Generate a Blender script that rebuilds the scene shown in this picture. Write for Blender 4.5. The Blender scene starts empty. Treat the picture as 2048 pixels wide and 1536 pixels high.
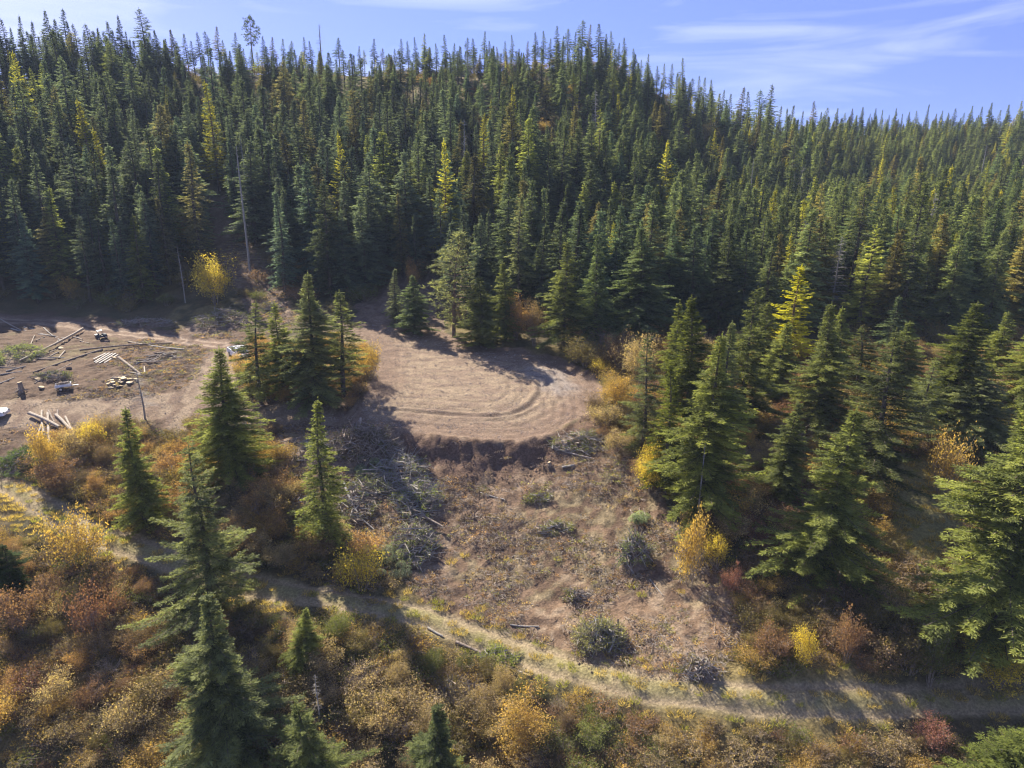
import bpy, math
import numpy as np
from mathutils import Vector, Matrix

rng = np.random.default_rng(11)
SC = bpy.context.scene
COL = SC.collection

# ------------------------------------------------------------------ camera, sky, sun, exposure
F, PITCH, CAMZ = 1420.0, math.radians(17.0), 45.0
cd = bpy.data.cameras.new('drone_camera')
cam = bpy.data.objects.new('drone_camera', cd)
COL.objects.link(cam)
cam.location = (0, 0, CAMZ)
cam.rotation_euler = (math.radians(90) - PITCH, 0, 0)
cd.sensor_fit = 'HORIZONTAL'
cd.angle = 2 * math.atan(1024 / F)
cd.clip_start, cd.clip_end = 0.5, 6000
SC.camera = cam

SUN_AZ, SUN_EL = math.radians(-38), math.radians(41)     # azimuth from +Y, towards +X positive
sun_dir = Vector((math.sin(SUN_AZ) * math.cos(SUN_EL), math.cos(SUN_AZ) * math.cos(SUN_EL), math.sin(SUN_EL)))
sl = bpy.data.lights.new('sun', 'SUN')
sl.energy, sl.angle, sl.color = 5.0, math.radians(0.5), (1.0, 0.91, 0.76)
so = bpy.data.objects.new('sun', sl)
COL.objects.link(so)
so.rotation_euler = sun_dir.to_track_quat('Z', 'Y').to_euler()

w = bpy.data.worlds.new('World')
SC.world = w
w.use_nodes = True
nt = w.node_tree
for n in list(nt.nodes): nt.nodes.remove(n)
def N(t, kind, **kw):
    n = t.nodes.new(kind)
    for k, v in kw.items(): setattr(n, k, v)
    return n
out = N(nt, 'ShaderNodeOutputWorld'); bg = N(nt, 'ShaderNodeBackground')
sky = N(nt, 'ShaderNodeTexSky', sky_type='NISHITA')
sky.sun_disc = False
sky.sun_elevation, sky.sun_rotation = SUN_EL, SUN_AZ
sky.altitude, sky.air_density, sky.dust_density, sky.ozone_density = 1200, 1.0, 0.15, 2.5
tc = N(nt, 'ShaderNodeTexCoord')
vm = N(nt, 'ShaderNodeVectorMath', operation='MULTIPLY_ADD')
vm.inputs[1].default_value = (1, 1, 1.2); vm.inputs[2].default_value = (0, 0, 0.45)
nt.links.new(tc.outputs['Generated'], vm.inputs[0])
nt.links.new(vm.outputs[0], sky.inputs['Vector'])
# thin cirrus streaks, in sky directions
mp = N(nt, 'ShaderNodeMapping'); mp.inputs['Scale'].default_value = (1.6, 1.0, 11.0)
mp.inputs['Rotation'].default_value = (0, math.radians(-8), 0)
nt.links.new(tc.outputs['Generated'], mp.inputs[0])
cn = N(nt, 'ShaderNodeTexNoise'); cn.inputs['Scale'].default_value = 2.2; cn.inputs['Detail'].default_value = 6
cn.inputs['Distortion'].default_value = 0.9
nt.links.new(mp.outputs[0], cn.inputs[0])
cr = N(nt, 'ShaderNodeMapRange'); cr.inputs[1].default_value = 0.46; cr.inputs[2].default_value = 0.78
cr.inputs[3].default_value = 0.0; cr.inputs[4].default_value = 0.42
nt.links.new(cn.outputs[0], cr.inputs[0])
hs = N(nt, 'ShaderNodeMix', data_type='RGBA', blend_type='MULTIPLY'); hs.inputs[0].default_value = 1
hs.inputs[7].default_value = (.77, .65, .82, 1)
nt.links.new(sky.outputs[0], hs.inputs[6])
mx = N(nt, 'ShaderNodeMix', data_type='RGBA')
nt.links.new(cr.outputs[0], mx.inputs[0])
nt.links.new(hs.outputs[2], mx.inputs[6]); mx.inputs[7].default_value = (3.3, 3.5, 4.0, 1)
nt.links.new(mx.outputs[2], bg.inputs[0]); bg.inputs[1].default_value = 0.135
nt.links.new(bg.outputs[0], out.inputs[0])

SC.view_settings.view_transform = 'Standard'
SC.view_settings.look = 'None'
SC.view_settings.gamma = 1
SC.view_settings.exposure = 1.48
SC.cycles.use_denoising = True
SC.cycles.denoising_input_passes = 'RGB_ALBEDO_NORMAL'
SC.cycles.denoising_prefilter = 'ACCURATE'
SC.cycles.pixel_filter_type = 'BLACKMAN_HARRIS'
SC.cycles.filter_width = 1.2
SC.cycles.max_bounces = 8
SC.cycles.diffuse_bounces = 5
SC.cycles.transmission_bounces = 4

# ------------------------------------------------------------------ small maths
CP, SP = math.cos(PITCH), math.sin(PITCH)
def P(px, py, Y):
    u, v = (px - 1024) / F, (768 - py) / F
    k = Y / (CP + v * SP)
    return np.array([u * k, Y, CAMZ + k * (-SP + v * CP)])
def project(x, y, z):
    x, y, z = np.asarray(x, float), np.asarray(y, float), np.asarray(z, float) - CAMZ
    d = y * CP - z * SP
    d = np.where(d < 1, 1, d)
    return 1024 + F * x / d, 768 - F * (y * SP + z * CP) / d, d
def vnoise(x, y, s, seed=0):
    """smooth value noise, 0..1"""
    g = np.random.default_rng(seed + 999).random((256, 256))
    X, Y = np.asarray(x, float) / s + 1000.3, np.asarray(y, float) / s + 1000.7
    xi, yi = np.floor(X).astype(int), np.floor(Y).astype(int)
    fx, fy = X - xi, Y - yi
    fx, fy = fx * fx * (3 - 2 * fx), fy * fy * (3 - 2 * fy)
    a, b = g[xi % 256, yi % 256], g[(xi + 1) % 256, yi % 256]
    c, d = g[xi % 256, (yi + 1) % 256], g[(xi + 1) % 256, (yi + 1) % 256]
    return (a * (1 - fx) + b * fx) * (1 - fy) + (c * (1 - fx) + d * fx) * fy
def fbm(x, y, s, o=3, seed=0):
    t, a, m = 0, 1.0, 0
    for i in range(o):
        t = t + a * vnoise(x, y, s / 2 ** i, seed + i * 7); m += a; a *= 0.5
    return t / m
def inpoly(px, py, poly):
    px, py = np.asarray(px, float), np.asarray(py, float)
    r = np.zeros(px.shape, bool); n = len(poly)
    for i in range(n):
        (x1, y1), (x2, y2) = poly[i], poly[(i + 1) % n]
        c = ((y1 > py) != (y2 > py)) & (px < (x2 - x1) * (py - y1) / ((y2 - y1) or 1e-9) + x1)
        r ^= c
    return r
def segdist(x, y, pts, closed=False):
    x, y = np.asarray(x, float), np.asarray(y, float)
    best = np.full(x.shape, 1e9); n = len(pts)
    for i in range(n if closed else n - 1):
        ax, ay = pts[i][:2]; bx, by = pts[(i + 1) % n][:2]
        dx, dy = bx - ax, by - ay
        t = np.clip(((x - ax) * dx + (y - ay) * dy) / (dx * dx + dy * dy + 1e-9), 0, 1)
        best = np.minimum(best, np.hypot(x - ax - t * dx, y - ay - t * dy))
    return best
def sstep(a, b, x):
    t = np.clip((x - a) / (b - a), 0, 1)
    return t * t * (3 - 2 * t)

# ------------------------------------------------------------------ terrain height: thin-plate spline through surveyed points
ctl = []
def col(px, rows):
    for py, Y in rows:
        ctl.append(P(px, py, Y))
left = [(1680, 38), (1536, 41.6), (1400, 46.4), (1300, 50.4), (1200, 54.9), (1100, 60), (1010, 66), (950, 71), (880, 78), (825, 84), (760, 93), (700, 107), (650, 121), (620, 132), (520, 147), (400, 163), (290, 186), (165, 216)]
col(-700, left); col(-250, left); col(100, left)
col(400, [(1680, 38), (1536, 41.7), (1400, 46.5), (1300, 50.5), (1200, 55), (1140, 58), (1050, 63), (950, 71), (880, 78), (830, 83.5), (760, 93), (700, 106), (650, 120), (600, 131), (500, 148), (380, 170), (270, 200), (152, 240)])
col(650, [(1680, 37.5), (1536, 40.9), (1400, 45.6), (1300, 49.6), (1235, 52.5), (1190, 55.5), (1120, 60), (1000, 68), (900, 75), (840, 82.5), (760, 93), (700, 103.5), (640, 118), (590, 130), (480, 155), (330, 190), (150, 257)])
col(950, [(1680, 37.5), (1536, 41.4), (1400, 46.3), (1325, 49.5), (1270, 52), (1200, 56), (1100, 62), (1000, 68.5), (930, 73.5), (600, 127), (500, 147), (318, 190), (147, 252)])
col(1250, [(1680, 36.5), (1536, 40), (1435, 43.6), (1390, 45), (1350, 46.5), (1250, 52), (1100, 60), (1000, 66.5), (900, 73), (850, 78), (750, 93), (650, 112), (600, 126), (500, 148), (330, 190), (150, 250)])
col(1400, [(1680, 36.3), (1536, 39.7), (1425, 43.5), (1380, 44.6), (1250, 51), (1100, 58.5), (900, 72.5), (700, 102), (600, 128), (450, 175), (330, 225), (235, 266)])
right = [(1680, 36.3), (1536, 39.8), (1425, 43.4), (1385, 44.5), (1340, 46), (1200, 53), (1100, 58), (1000, 64), (900, 72), (800, 84), (700, 102), (600, 130), (500, 175), (400, 235), (330, 285), (272, 330)]
col(1700, right); col(2100, right); col(2600, right)
for px, Y, py in [(-700, 216, 165), (-250, 216, 165), (100, 216, 165), (400, 240, 152), (650, 257, 150), (950, 252, 147), (1250, 250, 150), (1400, 266, 235), (1700, 330, 272), (2100, 330, 272), (2600, 330, 272)]:
    p = P(px, py, Y)
    ctl.append(p + np.array([p[0] * .04, 10, -0.6])); ctl.append(p + np.array([p[0] * .2, 50, -16])); ctl.append(p + np.array([p[0] * .8, 200, -75]))
for x in (-260, -80, 0, 80, 260):
    ctl.append(np.array([x, 25, CAMZ - 46.5])); ctl.append(np.array([x, 0, CAMZ - 55.0])); ctl.append(np.array([x, -150, CAMZ - 95.0]))
ctl = np.array(ctl)
def tps_fit(c, lam=0.4):
    n = len(c); xy = c[:, :2] / 100
    r2 = ((xy[:, None] - xy[None]) ** 2).sum(-1)
    K = 0.5 * r2 * np.log(r2 + 1e-12) + lam * 1e-3 * np.eye(n)
    A = np.zeros((n + 3, n + 3)); A[:n, :n] = K
    Pm = np.c_[np.ones(n), xy]; A[:n, n:] = Pm; A[n:, :n] = Pm.T
    return xy, np.linalg.solve(A, np.r_[c[:, 2], 0, 0, 0])
TXY, TW = tps_fit(ctl)
def tps(x, y):
    sh = np.shape(x); X = np.c_[np.ravel(x), np.ravel(y)] / 100
    o = np.empty(len(X))
    for i in range(0, len(X), 20000):
        q = X[i:i + 20000]
        r2 = ((q[:, None] - TXY[None]) ** 2).sum(-1)
        o[i:i + 20000] = (0.5 * r2 * np.log(r2 + 1e-12)) @ TW[:-3] + TW[-3] + q @ TW[-2:]
    return o.reshape(sh)
GX, GY = np.arange(-700, 701, 2.0), np.arange(-100, 701, 2.0)
GZ = tps(*np.meshgrid(GX, GY, indexing='ij'))
def base_h(x, y):
    fx, fy = np.clip((np.asarray(x, float) + 700) / 2, 0, len(GX) - 1.001), np.clip((np.asarray(y, float) + 100) / 2, 0, len(GY) - 1.001)
    i, j = fx.astype(int), fy.astype(int); u, v = fx - i, fy - j
    return (GZ[i, j] * (1 - u) + GZ[i + 1, j] * u) * (1 - v) + (GZ[i, j + 1] * (1 - u) + GZ[i + 1, j + 1] * u) * v

# the graded pad: a nearly level plane of fill
PA, PB = CAMZ - 29.6 - .12 * 76, .12
def pad_pt(px, py):
    u, v = (px - 1024) / F, (768 - py) / F
    s = (-SP + v * CP) / (CP + v * SP)
    Y = (PA - CAMZ) / (s - PB)
    return P(px, py, Y)[:2]
PAD_PX = [(722, 808), (742, 760), (752, 705), (722, 665), (745, 632), (800, 640), (880, 668), (960, 692), (1050, 700), (1120, 715), (1185, 748), (1212, 790), (1195, 822), (1150, 845), (1100, 872), (1040, 884), (960, 884), (860, 872), (780, 860), (700, 850)]
PAD = [pad_pt(*p) for p in PAD_PX]
BERM = [pad_pt(*p) for p in [(735, 800), (760, 815), (850, 822), (950, 829), (1010, 828), (1050, 810), (1070, 785), (1068, 762)]]
BERM2 = [pad_pt(*p) for p in [(760, 822), (880, 832), (980, 838), (1040, 830), (1085, 805)]]
def pad_sd(x, y):
    d = segdist(x, y, PAD, True)
    return np.where(inpoly(x, y, PAD), -d, d)
def ground(x, y):
    x, y = np.asarray(x, float), np.asarray(y, float)
    z = base_h(x, y)
    sd = pad_sd(x, y) + 2.4 * (fbm(x, y, 3.2, 3, 78) - .5)
    z = z * (1 - (t := 1 - sstep(-.3, 2.3, sd))) + (PA + PB * y) * t
    return z
def cast(px, py):
    Y = np.arange(30, 520, 0.4)
    u, v = (px - 1024) / F, (768 - py) / F
    k = Y / (CP + v * SP)
    d = CAMZ + k * (-SP + v * CP) - ground(u * k, Y)
    i = int(np.argmax(d < 0)) if (d < 0).any() else len(Y) - 1
    if i > 0:
        t = d[i - 1] / (d[i - 1] - d[i] + 1e-9); y = Y[i - 1] + t * 0.4
    else: y = Y[0]
    p = P(px, py, y); p[2] = float(ground(p[0], p[1])); return p

ROAD = [cast(*p) for p in [(-60, 955), (20, 968), (75, 1005), (150, 1050), (260, 1092), (400, 1142), (560, 1182), (700, 1203), (850, 1232), (1000, 1290), (1150, 1338), (1300, 1376), (1500, 1397), (1750, 1402), (2130, 1388)]]
UPROAD = [cast(*p) for p in [(-80, 632), (60, 642), (200, 660), (330, 675), (440, 690)]]
SPUR = [cast(*p) for p in [(-60, 832), (150, 822), (300, 815), (400, 800), (440, 745), (455, 705)]]
SPUR2 = [cast(*p) for p in [(380, 835), (520, 832), (650, 826), (760, 822)]]
CLEAR = [(750, 855), (1090, 878), (1200, 840), (1255, 905), (1330, 1000), (1400, 1100), (1480, 1210), (1500, 1290), (1400, 1345), (1270, 1352), (1050, 1275), (900, 1225), (830, 1190), (800, 1120), (700, 1075), (670, 960), (560, 945), (530, 850)]
LAND = [(-80, 620), (200, 632), (330, 655), (480, 665), (560, 700), (560, 790), (720, 800), (760, 858), (540, 868), (300, 858), (170, 865), (60, 950), (-80, 955)]
GULLY = [(545, 650), (485, 610), (450, 540), (420, 470), (410, 400), (440, 390), (480, 450), (540, 540), (590, 640)]
BACK = [(690, 670), (740, 560), (800, 540), (870, 560), (900, 700), (780, 700)]
MEADOW = [(1430, 690), (2150, 700), (2150, 930), (1850, 880), (1600, 800)]
GRASSR = [(1750, 960), (1850, 900), (1990, 950), (1920, 1080), (1860, 1180), (1780, 1090)]

# ------------------------------------------------------------------ materials
def mat(name):
    m = bpy.data.materials.new(name); m.use_nodes = True
    t = m.node_tree
    for n in list(t.nodes): t.nodes.remove(n)
    o = N(t, 'ShaderNodeOutputMaterial')
    return m, t, o
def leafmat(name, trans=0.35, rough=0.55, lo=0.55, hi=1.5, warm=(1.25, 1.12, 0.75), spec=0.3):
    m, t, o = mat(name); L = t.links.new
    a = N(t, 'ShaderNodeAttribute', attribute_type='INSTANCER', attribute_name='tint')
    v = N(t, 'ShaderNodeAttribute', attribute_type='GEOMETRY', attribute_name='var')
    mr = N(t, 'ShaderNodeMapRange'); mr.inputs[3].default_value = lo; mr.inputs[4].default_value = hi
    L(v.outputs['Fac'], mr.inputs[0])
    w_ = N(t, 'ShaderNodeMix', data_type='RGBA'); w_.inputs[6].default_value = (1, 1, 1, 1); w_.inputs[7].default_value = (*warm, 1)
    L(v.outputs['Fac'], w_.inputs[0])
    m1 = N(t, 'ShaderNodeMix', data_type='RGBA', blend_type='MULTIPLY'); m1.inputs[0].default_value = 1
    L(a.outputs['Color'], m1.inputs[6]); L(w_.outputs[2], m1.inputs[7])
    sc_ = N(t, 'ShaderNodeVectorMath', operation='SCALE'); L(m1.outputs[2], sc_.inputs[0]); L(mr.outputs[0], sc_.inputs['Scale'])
    p = N(t, 'ShaderNodeBsdfPrincipled'); p.inputs['Roughness'].default_value = rough
    p.inputs['Specular IOR Level'].default_value = spec
    L(sc_.outputs[0], p.inputs['Base Color'])
    tr = N(t, 'ShaderNodeBsdfTranslucent')
    s2 = N(t, 'ShaderNodeMix', data_type='RGBA', blend_type='MULTIPLY'); s2.inputs[0].default_value = 1
    L(sc_.outputs[0], s2.inputs[6]); s2.inputs[7].default_value = (1.7, 1.7, 0.9, 1)
    L(s2.outputs[2], tr.inputs[0])
    ms = N(t, 'ShaderNodeMixShader'); ms.inputs[0].default_value = trans
    L(p.outputs[0], ms.inputs[1]); L(tr.outputs[0], ms.inputs[2]); L(ms.outputs[0], o.inputs[0])
    return m
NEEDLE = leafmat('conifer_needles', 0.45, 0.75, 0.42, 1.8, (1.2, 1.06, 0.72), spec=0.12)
LEAF = leafmat('shrub_leaves', 0.40, 0.8, 0.5, 1.6, (1.15, 1.0, 0.75))
def plainmat(name, c1, c2, scale=6.0, rough=0.85, bump=0.3, stretch=(1, 1, 1), metal=0.0, tint=False):
    m, t, o = mat(name); L = t.links.new
    c = N(t, 'ShaderNodeTexCoord'); mp_ = N(t, 'ShaderNodeMapping'); mp_.inputs['Scale'].default_value = stretch
    L(c.outputs['Object'], mp_.inputs[0])
    n = N(t, 'ShaderNodeTexNoise'); n.inputs['Scale'].default_value = scale; n.inputs['Detail'].default_value = 6
    L(mp_.outputs[0], n.inputs[0])
    r = N(t, 'ShaderNodeMapRange'); r.inputs[1].default_value = .3; r.inputs[2].default_value = .7; L(n.outputs[0], r.inputs[0])
    x = N(t, 'ShaderNodeMix', data_type='RGBA'); x.inputs[6].default_value = (*c1, 1); x.inputs[7].default_value = (*c2, 1)
    L(r.outputs[0], x.inputs[0])
    p = N(t, 'ShaderNodeBsdfPrincipled'); p.inputs['Roughness'].default_value = rough; p.inputs['Metallic'].default_value = metal
    L(x.outputs[2], p.inputs['Base Color'])
    if bump:
        b = N(t, 'ShaderNodeBump'); b.inputs['Strength'].default_value = bump; b.inputs['Distance'].default_value = 0.03
        L(n.outputs[0], b.inputs['Height']); L(b.outputs[0], p.inputs['Normal'])
    L(p.outputs[0], o.inputs[0])
    return m
BARK = plainmat('bark', (.045, .034, .026), (.14, .105, .08), 7, .9, .5, (1, 1, .3))
PINEBARK = plainmat('reddish_bark', (.09, .055, .035), (.22, .14, .09), 7, .9, .5, (1, 1, .3))
DEAD = plainmat('dead_grey_wood', (.16, .145, .13), (.38, .35, .31), 7, .85, .4, (1, 1, .3))
TWIG = plainmat('shrub_twigs', (.11, .08, .06), (.36, .29, .22), 5, .85, .2)
PALEWOOD = plainmat('peeled_log', (.21, .165, .125), (.40, .335, .265), 5, .8, .3, (1, 1, .3))
LOGBARK = plainmat('log_bark', (.11, .08, .06), (.32, .26, .21), 6, .9, .5, (1, 1, .4))
CUT = plainmat('fresh_cut_wood', (.33, .24, .125), (.48, .37, .22), 9, .75, .2)
BOARD = plainmat('weathered_board', (.26, .24, .23), (.42, .40, .38), 8, .7, .2)
SOIL = plainmat('turned_soil', (.10, .067, .047), (.22, .155, .11), 3, .95, .6)
WHITEPAINT = plainmat('white_paint', (.50, .50, .51), (.72, .73, .75), 3, .3, 0)
BLUEPAINT = plainmat('dark_blue_paint', (.012, .03, .06), (.02, .045, .08), 4, .4, 0)
RUBBER = plainmat('tyre_rubber', (.015, .015, .016), (.03, .03, .03), 12, .8, .2)
GLASS = plainmat('dark_window_glass', (.03, .04, .05), (.04, .05, .06), 2, .05, 0)
STEEL = plainmat('galvanised_steel', (.35, .36, .38), (.5, .51, .53), 7, .4, .1, metal=.7)
ORANGE = plainmat('orange_cloth', (.45, .1, .03), (.55, .15, .05), 6, .8, .1)
REDGLASS = plainmat('red_lamp_lens', (.4, .01, .01), (.5, .02, .02), 6, .2, 0)

# ------------------------------------------------------------------ mesh helpers
def mesh_from(name, V, Fq, mats, var=None, midx=None, smooth=False):
    """V (n,3); Fq (m,4) with -1 in the last column for triangles"""
    V = np.asarray(V, np.float32); Fq = np.asarray(Fq, np.int64)
    me = bpy.data.meshes.new(name)
    k = np.where(Fq[:, 3] < 0, 3, 4)
    loops = Fq[Fq >= 0] if (Fq < 0).any() else Fq.ravel()
    me.vertices.add(len(V)); me.vertices.foreach_set('co', V.ravel())
    me.loops.add(len(loops)); me.loops.foreach_set('vertex_index', loops.astype(np.int32))
    me.polygons.add(len(Fq))
    me.polygons.foreach_set('loop_start', (np.cumsum(k) - k).astype(np.int32))
    me.polygons.foreach_set('loop_total', k.astype(np.int32))
    for m in mats: me.materials.append(m)
    if midx is not None: me.polygons.foreach_set('material_index', np.asarray(midx, np.int32))
    me.polygons.foreach_set('use_smooth', np.full(len(Fq), smooth))
    me.update(calc_edges=True)
    if var is not None:
        a = me.attributes.new('var', 'FLOAT', 'FACE'); a.data.foreach_set('value', np.asarray(var, np.float32))
    return me
class MB:
    """collects pieces into one mesh"""
    def __init__(s): s.V, s.F, s.M, s.A, s.n = [], [], [], [], 0
    def add(s, V, Fq, m=0, var=0.5):
        V, Fq = np.asarray(V, float), np.asarray(Fq, np.int64)
        s.V.append(V); s.F.append(np.where(Fq >= 0, Fq + s.n, -1)); s.n += len(V)
        s.M.append(np.full(len(Fq), m)); s.A.append(np.broadcast_to(var, (len(Fq),)).astype(float))
    def mesh(s, name, mats, smooth=False):
        return mesh_from(name, np.concatenate(s.V), np.concatenate(s.F), mats, np.concatenate(s.A), np.concatenate(s.M), smooth)
    def box(s, c, d, m=0, R=None):
        q = np.array([[x, y, z] for x in (-1, 1) for y in (-1, 1) for z in (-1, 1)]) * np.array(d) / 2
        if R is not None: q = q @ np.array(R).T
        s.add(q + np.array(c), [[0, 1, 3, 2], [4, 6, 7, 5], [0, 4, 5, 1], [2, 3, 7, 6], [0, 2, 6, 4], [1, 5, 7, 3]], m)
    def tube(s, pts, rad, k=6, m=0, capm=None, var=0.5):
        pts = np.asarray(pts, float); n = len(pts); rad = np.broadcast_to(rad, (n,))
        T = np.gradient(pts, axis=0); T /= np.linalg.norm(T, axis=1, keepdims=True) + 1e-9
        up = np.array([0, 0, 1.0]) if abs(T[0][2]) < .9 else np.array([1.0, 0, 0])
        A = np.cross(T, up); A /= np.linalg.norm(A, axis=1, keepdims=True) + 1e-9
        B = np.cross(T, A)
        th = np.arange(k) * 2 * np.pi / k
        V = pts[:, None] + rad[:, None, None] * (np.cos(th)[None, :, None] * A[:, None] + np.sin(th)[None, :, None] * B[:, None])
        i, j = np.meshgrid(np.arange(n - 1), np.arange(k), indexing='ij'); j2 = (j + 1) % k
        Fq = np.stack([i * k + j, i * k + j2, (i + 1) * k + j2, (i + 1) * k + j], -1).reshape(-1, 4)
        s.add(V.reshape(-1, 3), Fq, m, var)
        if capm is not None:
            for e in (0, n - 1):
                c = np.vstack([V[e], pts[e][None]])
                Fc = [[a, (a + 1) % k, k, -1] if e else [(a + 1) % k, a, k, -1] for a in range(k)]
                s.add(c, Fc, capm, var)
def kites(b, d, L, wd, g, var):
    """leaf-like quads: base points b, unit directions d, lengths L, widths wd"""
    n = len(b); rnd = g.normal(size=(n, 3))
    s = np.cross(d, rnd); s /= np.linalg.norm(s, axis=1, keepdims=True) + 1e-9
    mid = b + d * (L * .45)[:, None]
    V = np.stack([b, mid + s * wd[:, None] / 2, b + d * L[:, None], mid - s * wd[:, None] / 2], 1).reshape(-1, 3)
    Fq = np.arange(4 * n).reshape(n, 4)
    return V, Fq, var
def link(name, data, parent=None, loc=None, **props):
    o = bpy.data.objects.new(name, data); COL.objects.link(o)
    if parent is not None: o.parent = parent
    if loc is not None: o.location = loc
    for k, v in props.items(): o[k] = v
    return o

# ------------------------------------------------------------------ plant prototypes
def conifer(seed, H=15., R=2.6, cb=.07, nb=220, power=.88, top_up=35, low=-12, droop=.25, upt=.18, step=.17, tw=.62, tww=.095, irr=.5, tuft=False, bark=BARK, ntw=3, dead=True, vert=0.0, thin=0.0):
    g = np.random.default_rng(seed)
    bs, ds, Ls, ws, vs = [], [], [], [], []
    wood = MB()
    zz = np.linspace(0, 1, 9)
    lean = g.normal(0, .012, 2)
    axis = np.stack([lean[0] * H * zz ** 2 + .08 * np.sin(zz * 7 + seed), lean[1] * H * zz ** 2 + .06 * np.sin(zz * 5 + 2 * seed), zz * H * .985], 1)
    wood.tube(axis, H * .011 * (1 - zz) ** .9 + .008, 7)
    ph = g.random(4) * 6.28
    for i in range(nb):
        s = cb + (1 - cb) * ((i + g.random()) / nb) ** .88
        s = 1 - (1 - s) ** 1.0
        if s > .985: continue
        u = (1 - s) / (1 - cb)
        az = i * 2.39996 + g.normal(0, .35)
        nz = .5 + .25 * math.sin(az * 2 + ph[0] + s * 9) + .25 * math.sin(az * 1 + ph[1] - s * 14)
        pr = (u ** power) if not tuft else (math.sin(min(1, u * 1.02 + .03) * 2.75) * .95 + .05) * (1 if u > .08 else u / .08)
        if u > .85 and not tuft: pr *= .75 + .25 * (1 - u) / .15
        L = R * max(.085, pr) * (1 - irr * .5 + irr * nz) * g.uniform(.72, 1.12)
        p0 = math.radians(top_up + (low - top_up) * min(1, u * 1.6) + g.normal(0, 6))
        c = np.array([np.interp(s, zz, axis[:, 0]), np.interp(s, zz, axis[:, 1]), s * H * .985])
        fw = np.array([math.cos(az), math.sin(az), 0]); sd = np.array([-math.sin(az), math.cos(az), 0])
        def at(t):
            t = np.asarray(t)
            return c + fw * (L * t)[..., None] * math.cos(p0) + np.array([0, 0, 1.0]) * (L * (math.sin(p0) * t - droop * t ** 2 + upt * t ** 3))[..., None]
        bend = g.normal(0, .12) * L
        if L > .9: wood.tube(at(np.array([0, .5, .9])), [.035 * L / 2 + .012, .02, .008], 3)
        bv = g.uniform(-.34, .34)
        if tuft:
            nt_ = max(3, int(L / .33)); t = np.sqrt(g.uniform(.12, 1.0, nt_)); m = 13
            cen = at(t) + g.normal(0, .16, (nt_, 3)) + sd * (g.normal(0, .28, nt_) * L * t)[:, None]
            b = np.repeat(cen, m, 0) + g.normal(0, .06, (nt_ * m, 3))
            d = g.normal(size=(nt_ * m, 3)) + fw * .5 + np.array([0, 0, .5]); d /= np.linalg.norm(d, axis=1, keepdims=True)
            bs.append(b); ds.append(d); Ls.append(g.uniform(.22, .42, nt_ * m)); ws.append(np.full(nt_ * m, tww))
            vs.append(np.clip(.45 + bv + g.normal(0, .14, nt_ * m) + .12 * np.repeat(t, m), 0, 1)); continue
        n = max(4, int(L / step)); t = (np.arange(n) + g.random(n)) / n * .93 + .07
        pos = at(t) + sd * (bend * t ** 2)[:, None]
        for side in ((1, -1, 0, 2, -2)[:ntw] if ntw <= 3 else (1, -1, 0, 2, -2)[:ntw]):
            a = g.uniform(.5, 1.05, n) * (np.sign(side) if side else 0)
            d = fw * np.cos(a)[:, None] + sd * np.sin(a)[:, None]
            d[:, 2] += (g.uniform(-.45, .15, n) if side else g.uniform(-.6, .55, n)) - vert * g.random(n)
            d /= np.linalg.norm(d, axis=1, keepdims=True)
            ln = tw * (.35 + .65 * (1 - t)) * float(np.clip(.26 + L / 2.1, .38, 1.0)) * g.uniform(.6, 1.2, n)
            b = pos + g.normal(0, .035, (n, 3))
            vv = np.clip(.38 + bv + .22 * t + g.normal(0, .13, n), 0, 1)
            lat = np.cross(d, [0, 0, 1.0]); lat /= np.linalg.norm(lat, axis=1, keepdims=True) + 1e-6
            for fr, sg_, lf in ((0, 1, .55), (.12, -1, .55), (.42, 1, .5), (.5, -1, .5), (.45, 0, .62)):
                if fr and g.random() < thin: continue
                dd_ = d + lat * sg_ * .75 + g.normal(0, .16, (n, 3)); dd_ /= np.linalg.norm(dd_, axis=1, keepdims=True)
                bs.append(b + d * (ln * fr)[:, None]); ds.append(dd_); Ls.append(ln * lf * g.uniform(.8, 1.2, n)); ws.append(np.full(n, tww * .62) * g.uniform(.7, 1.3, n))
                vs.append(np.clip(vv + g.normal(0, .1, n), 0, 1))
    # leader
    n = 60; t = g.random(n)
    b = np.stack([np.full(n, axis[-1, 0]), np.full(n, axis[-1, 1]), H * (.90 + .10 * t)], 1)
    d = g.normal(size=(n, 3)) * .6; d[:, 2] = abs(d[:, 2]) + .8; d /= np.linalg.norm(d, axis=1, keepdims=True)
    bs.append(b); ds.append(d); Ls.append(.22 * (1.25 - t)); ws.append(np.full(n, tww * .7)); vs.append(np.full(n, .6))
    if dead and cb > .1:
        for k in range(int(26 * cb / .3)):
            s = g.uniform(.1, 1) * cb; az = g.random() * 6.28; L = R * g.uniform(.25, .6)
            q = np.array([[0, 0, s * H], [math.cos(az) * L, math.sin(az) * L, s * H - .12 * L]]); wood.tube(q, [.025, .008], 3)
    V, Fq, v = kites(np.concatenate(bs), np.concatenate(ds), np.concatenate(Ls), np.concatenate(ws), g, np.concatenate(vs))
    crown = mesh_from('crown', V, Fq, [NEEDLE], v)
    trunk = wood.mesh('trunk', [bark])
    return dict(H=H, R=R, crown=crown, trunk=trunk)

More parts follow.
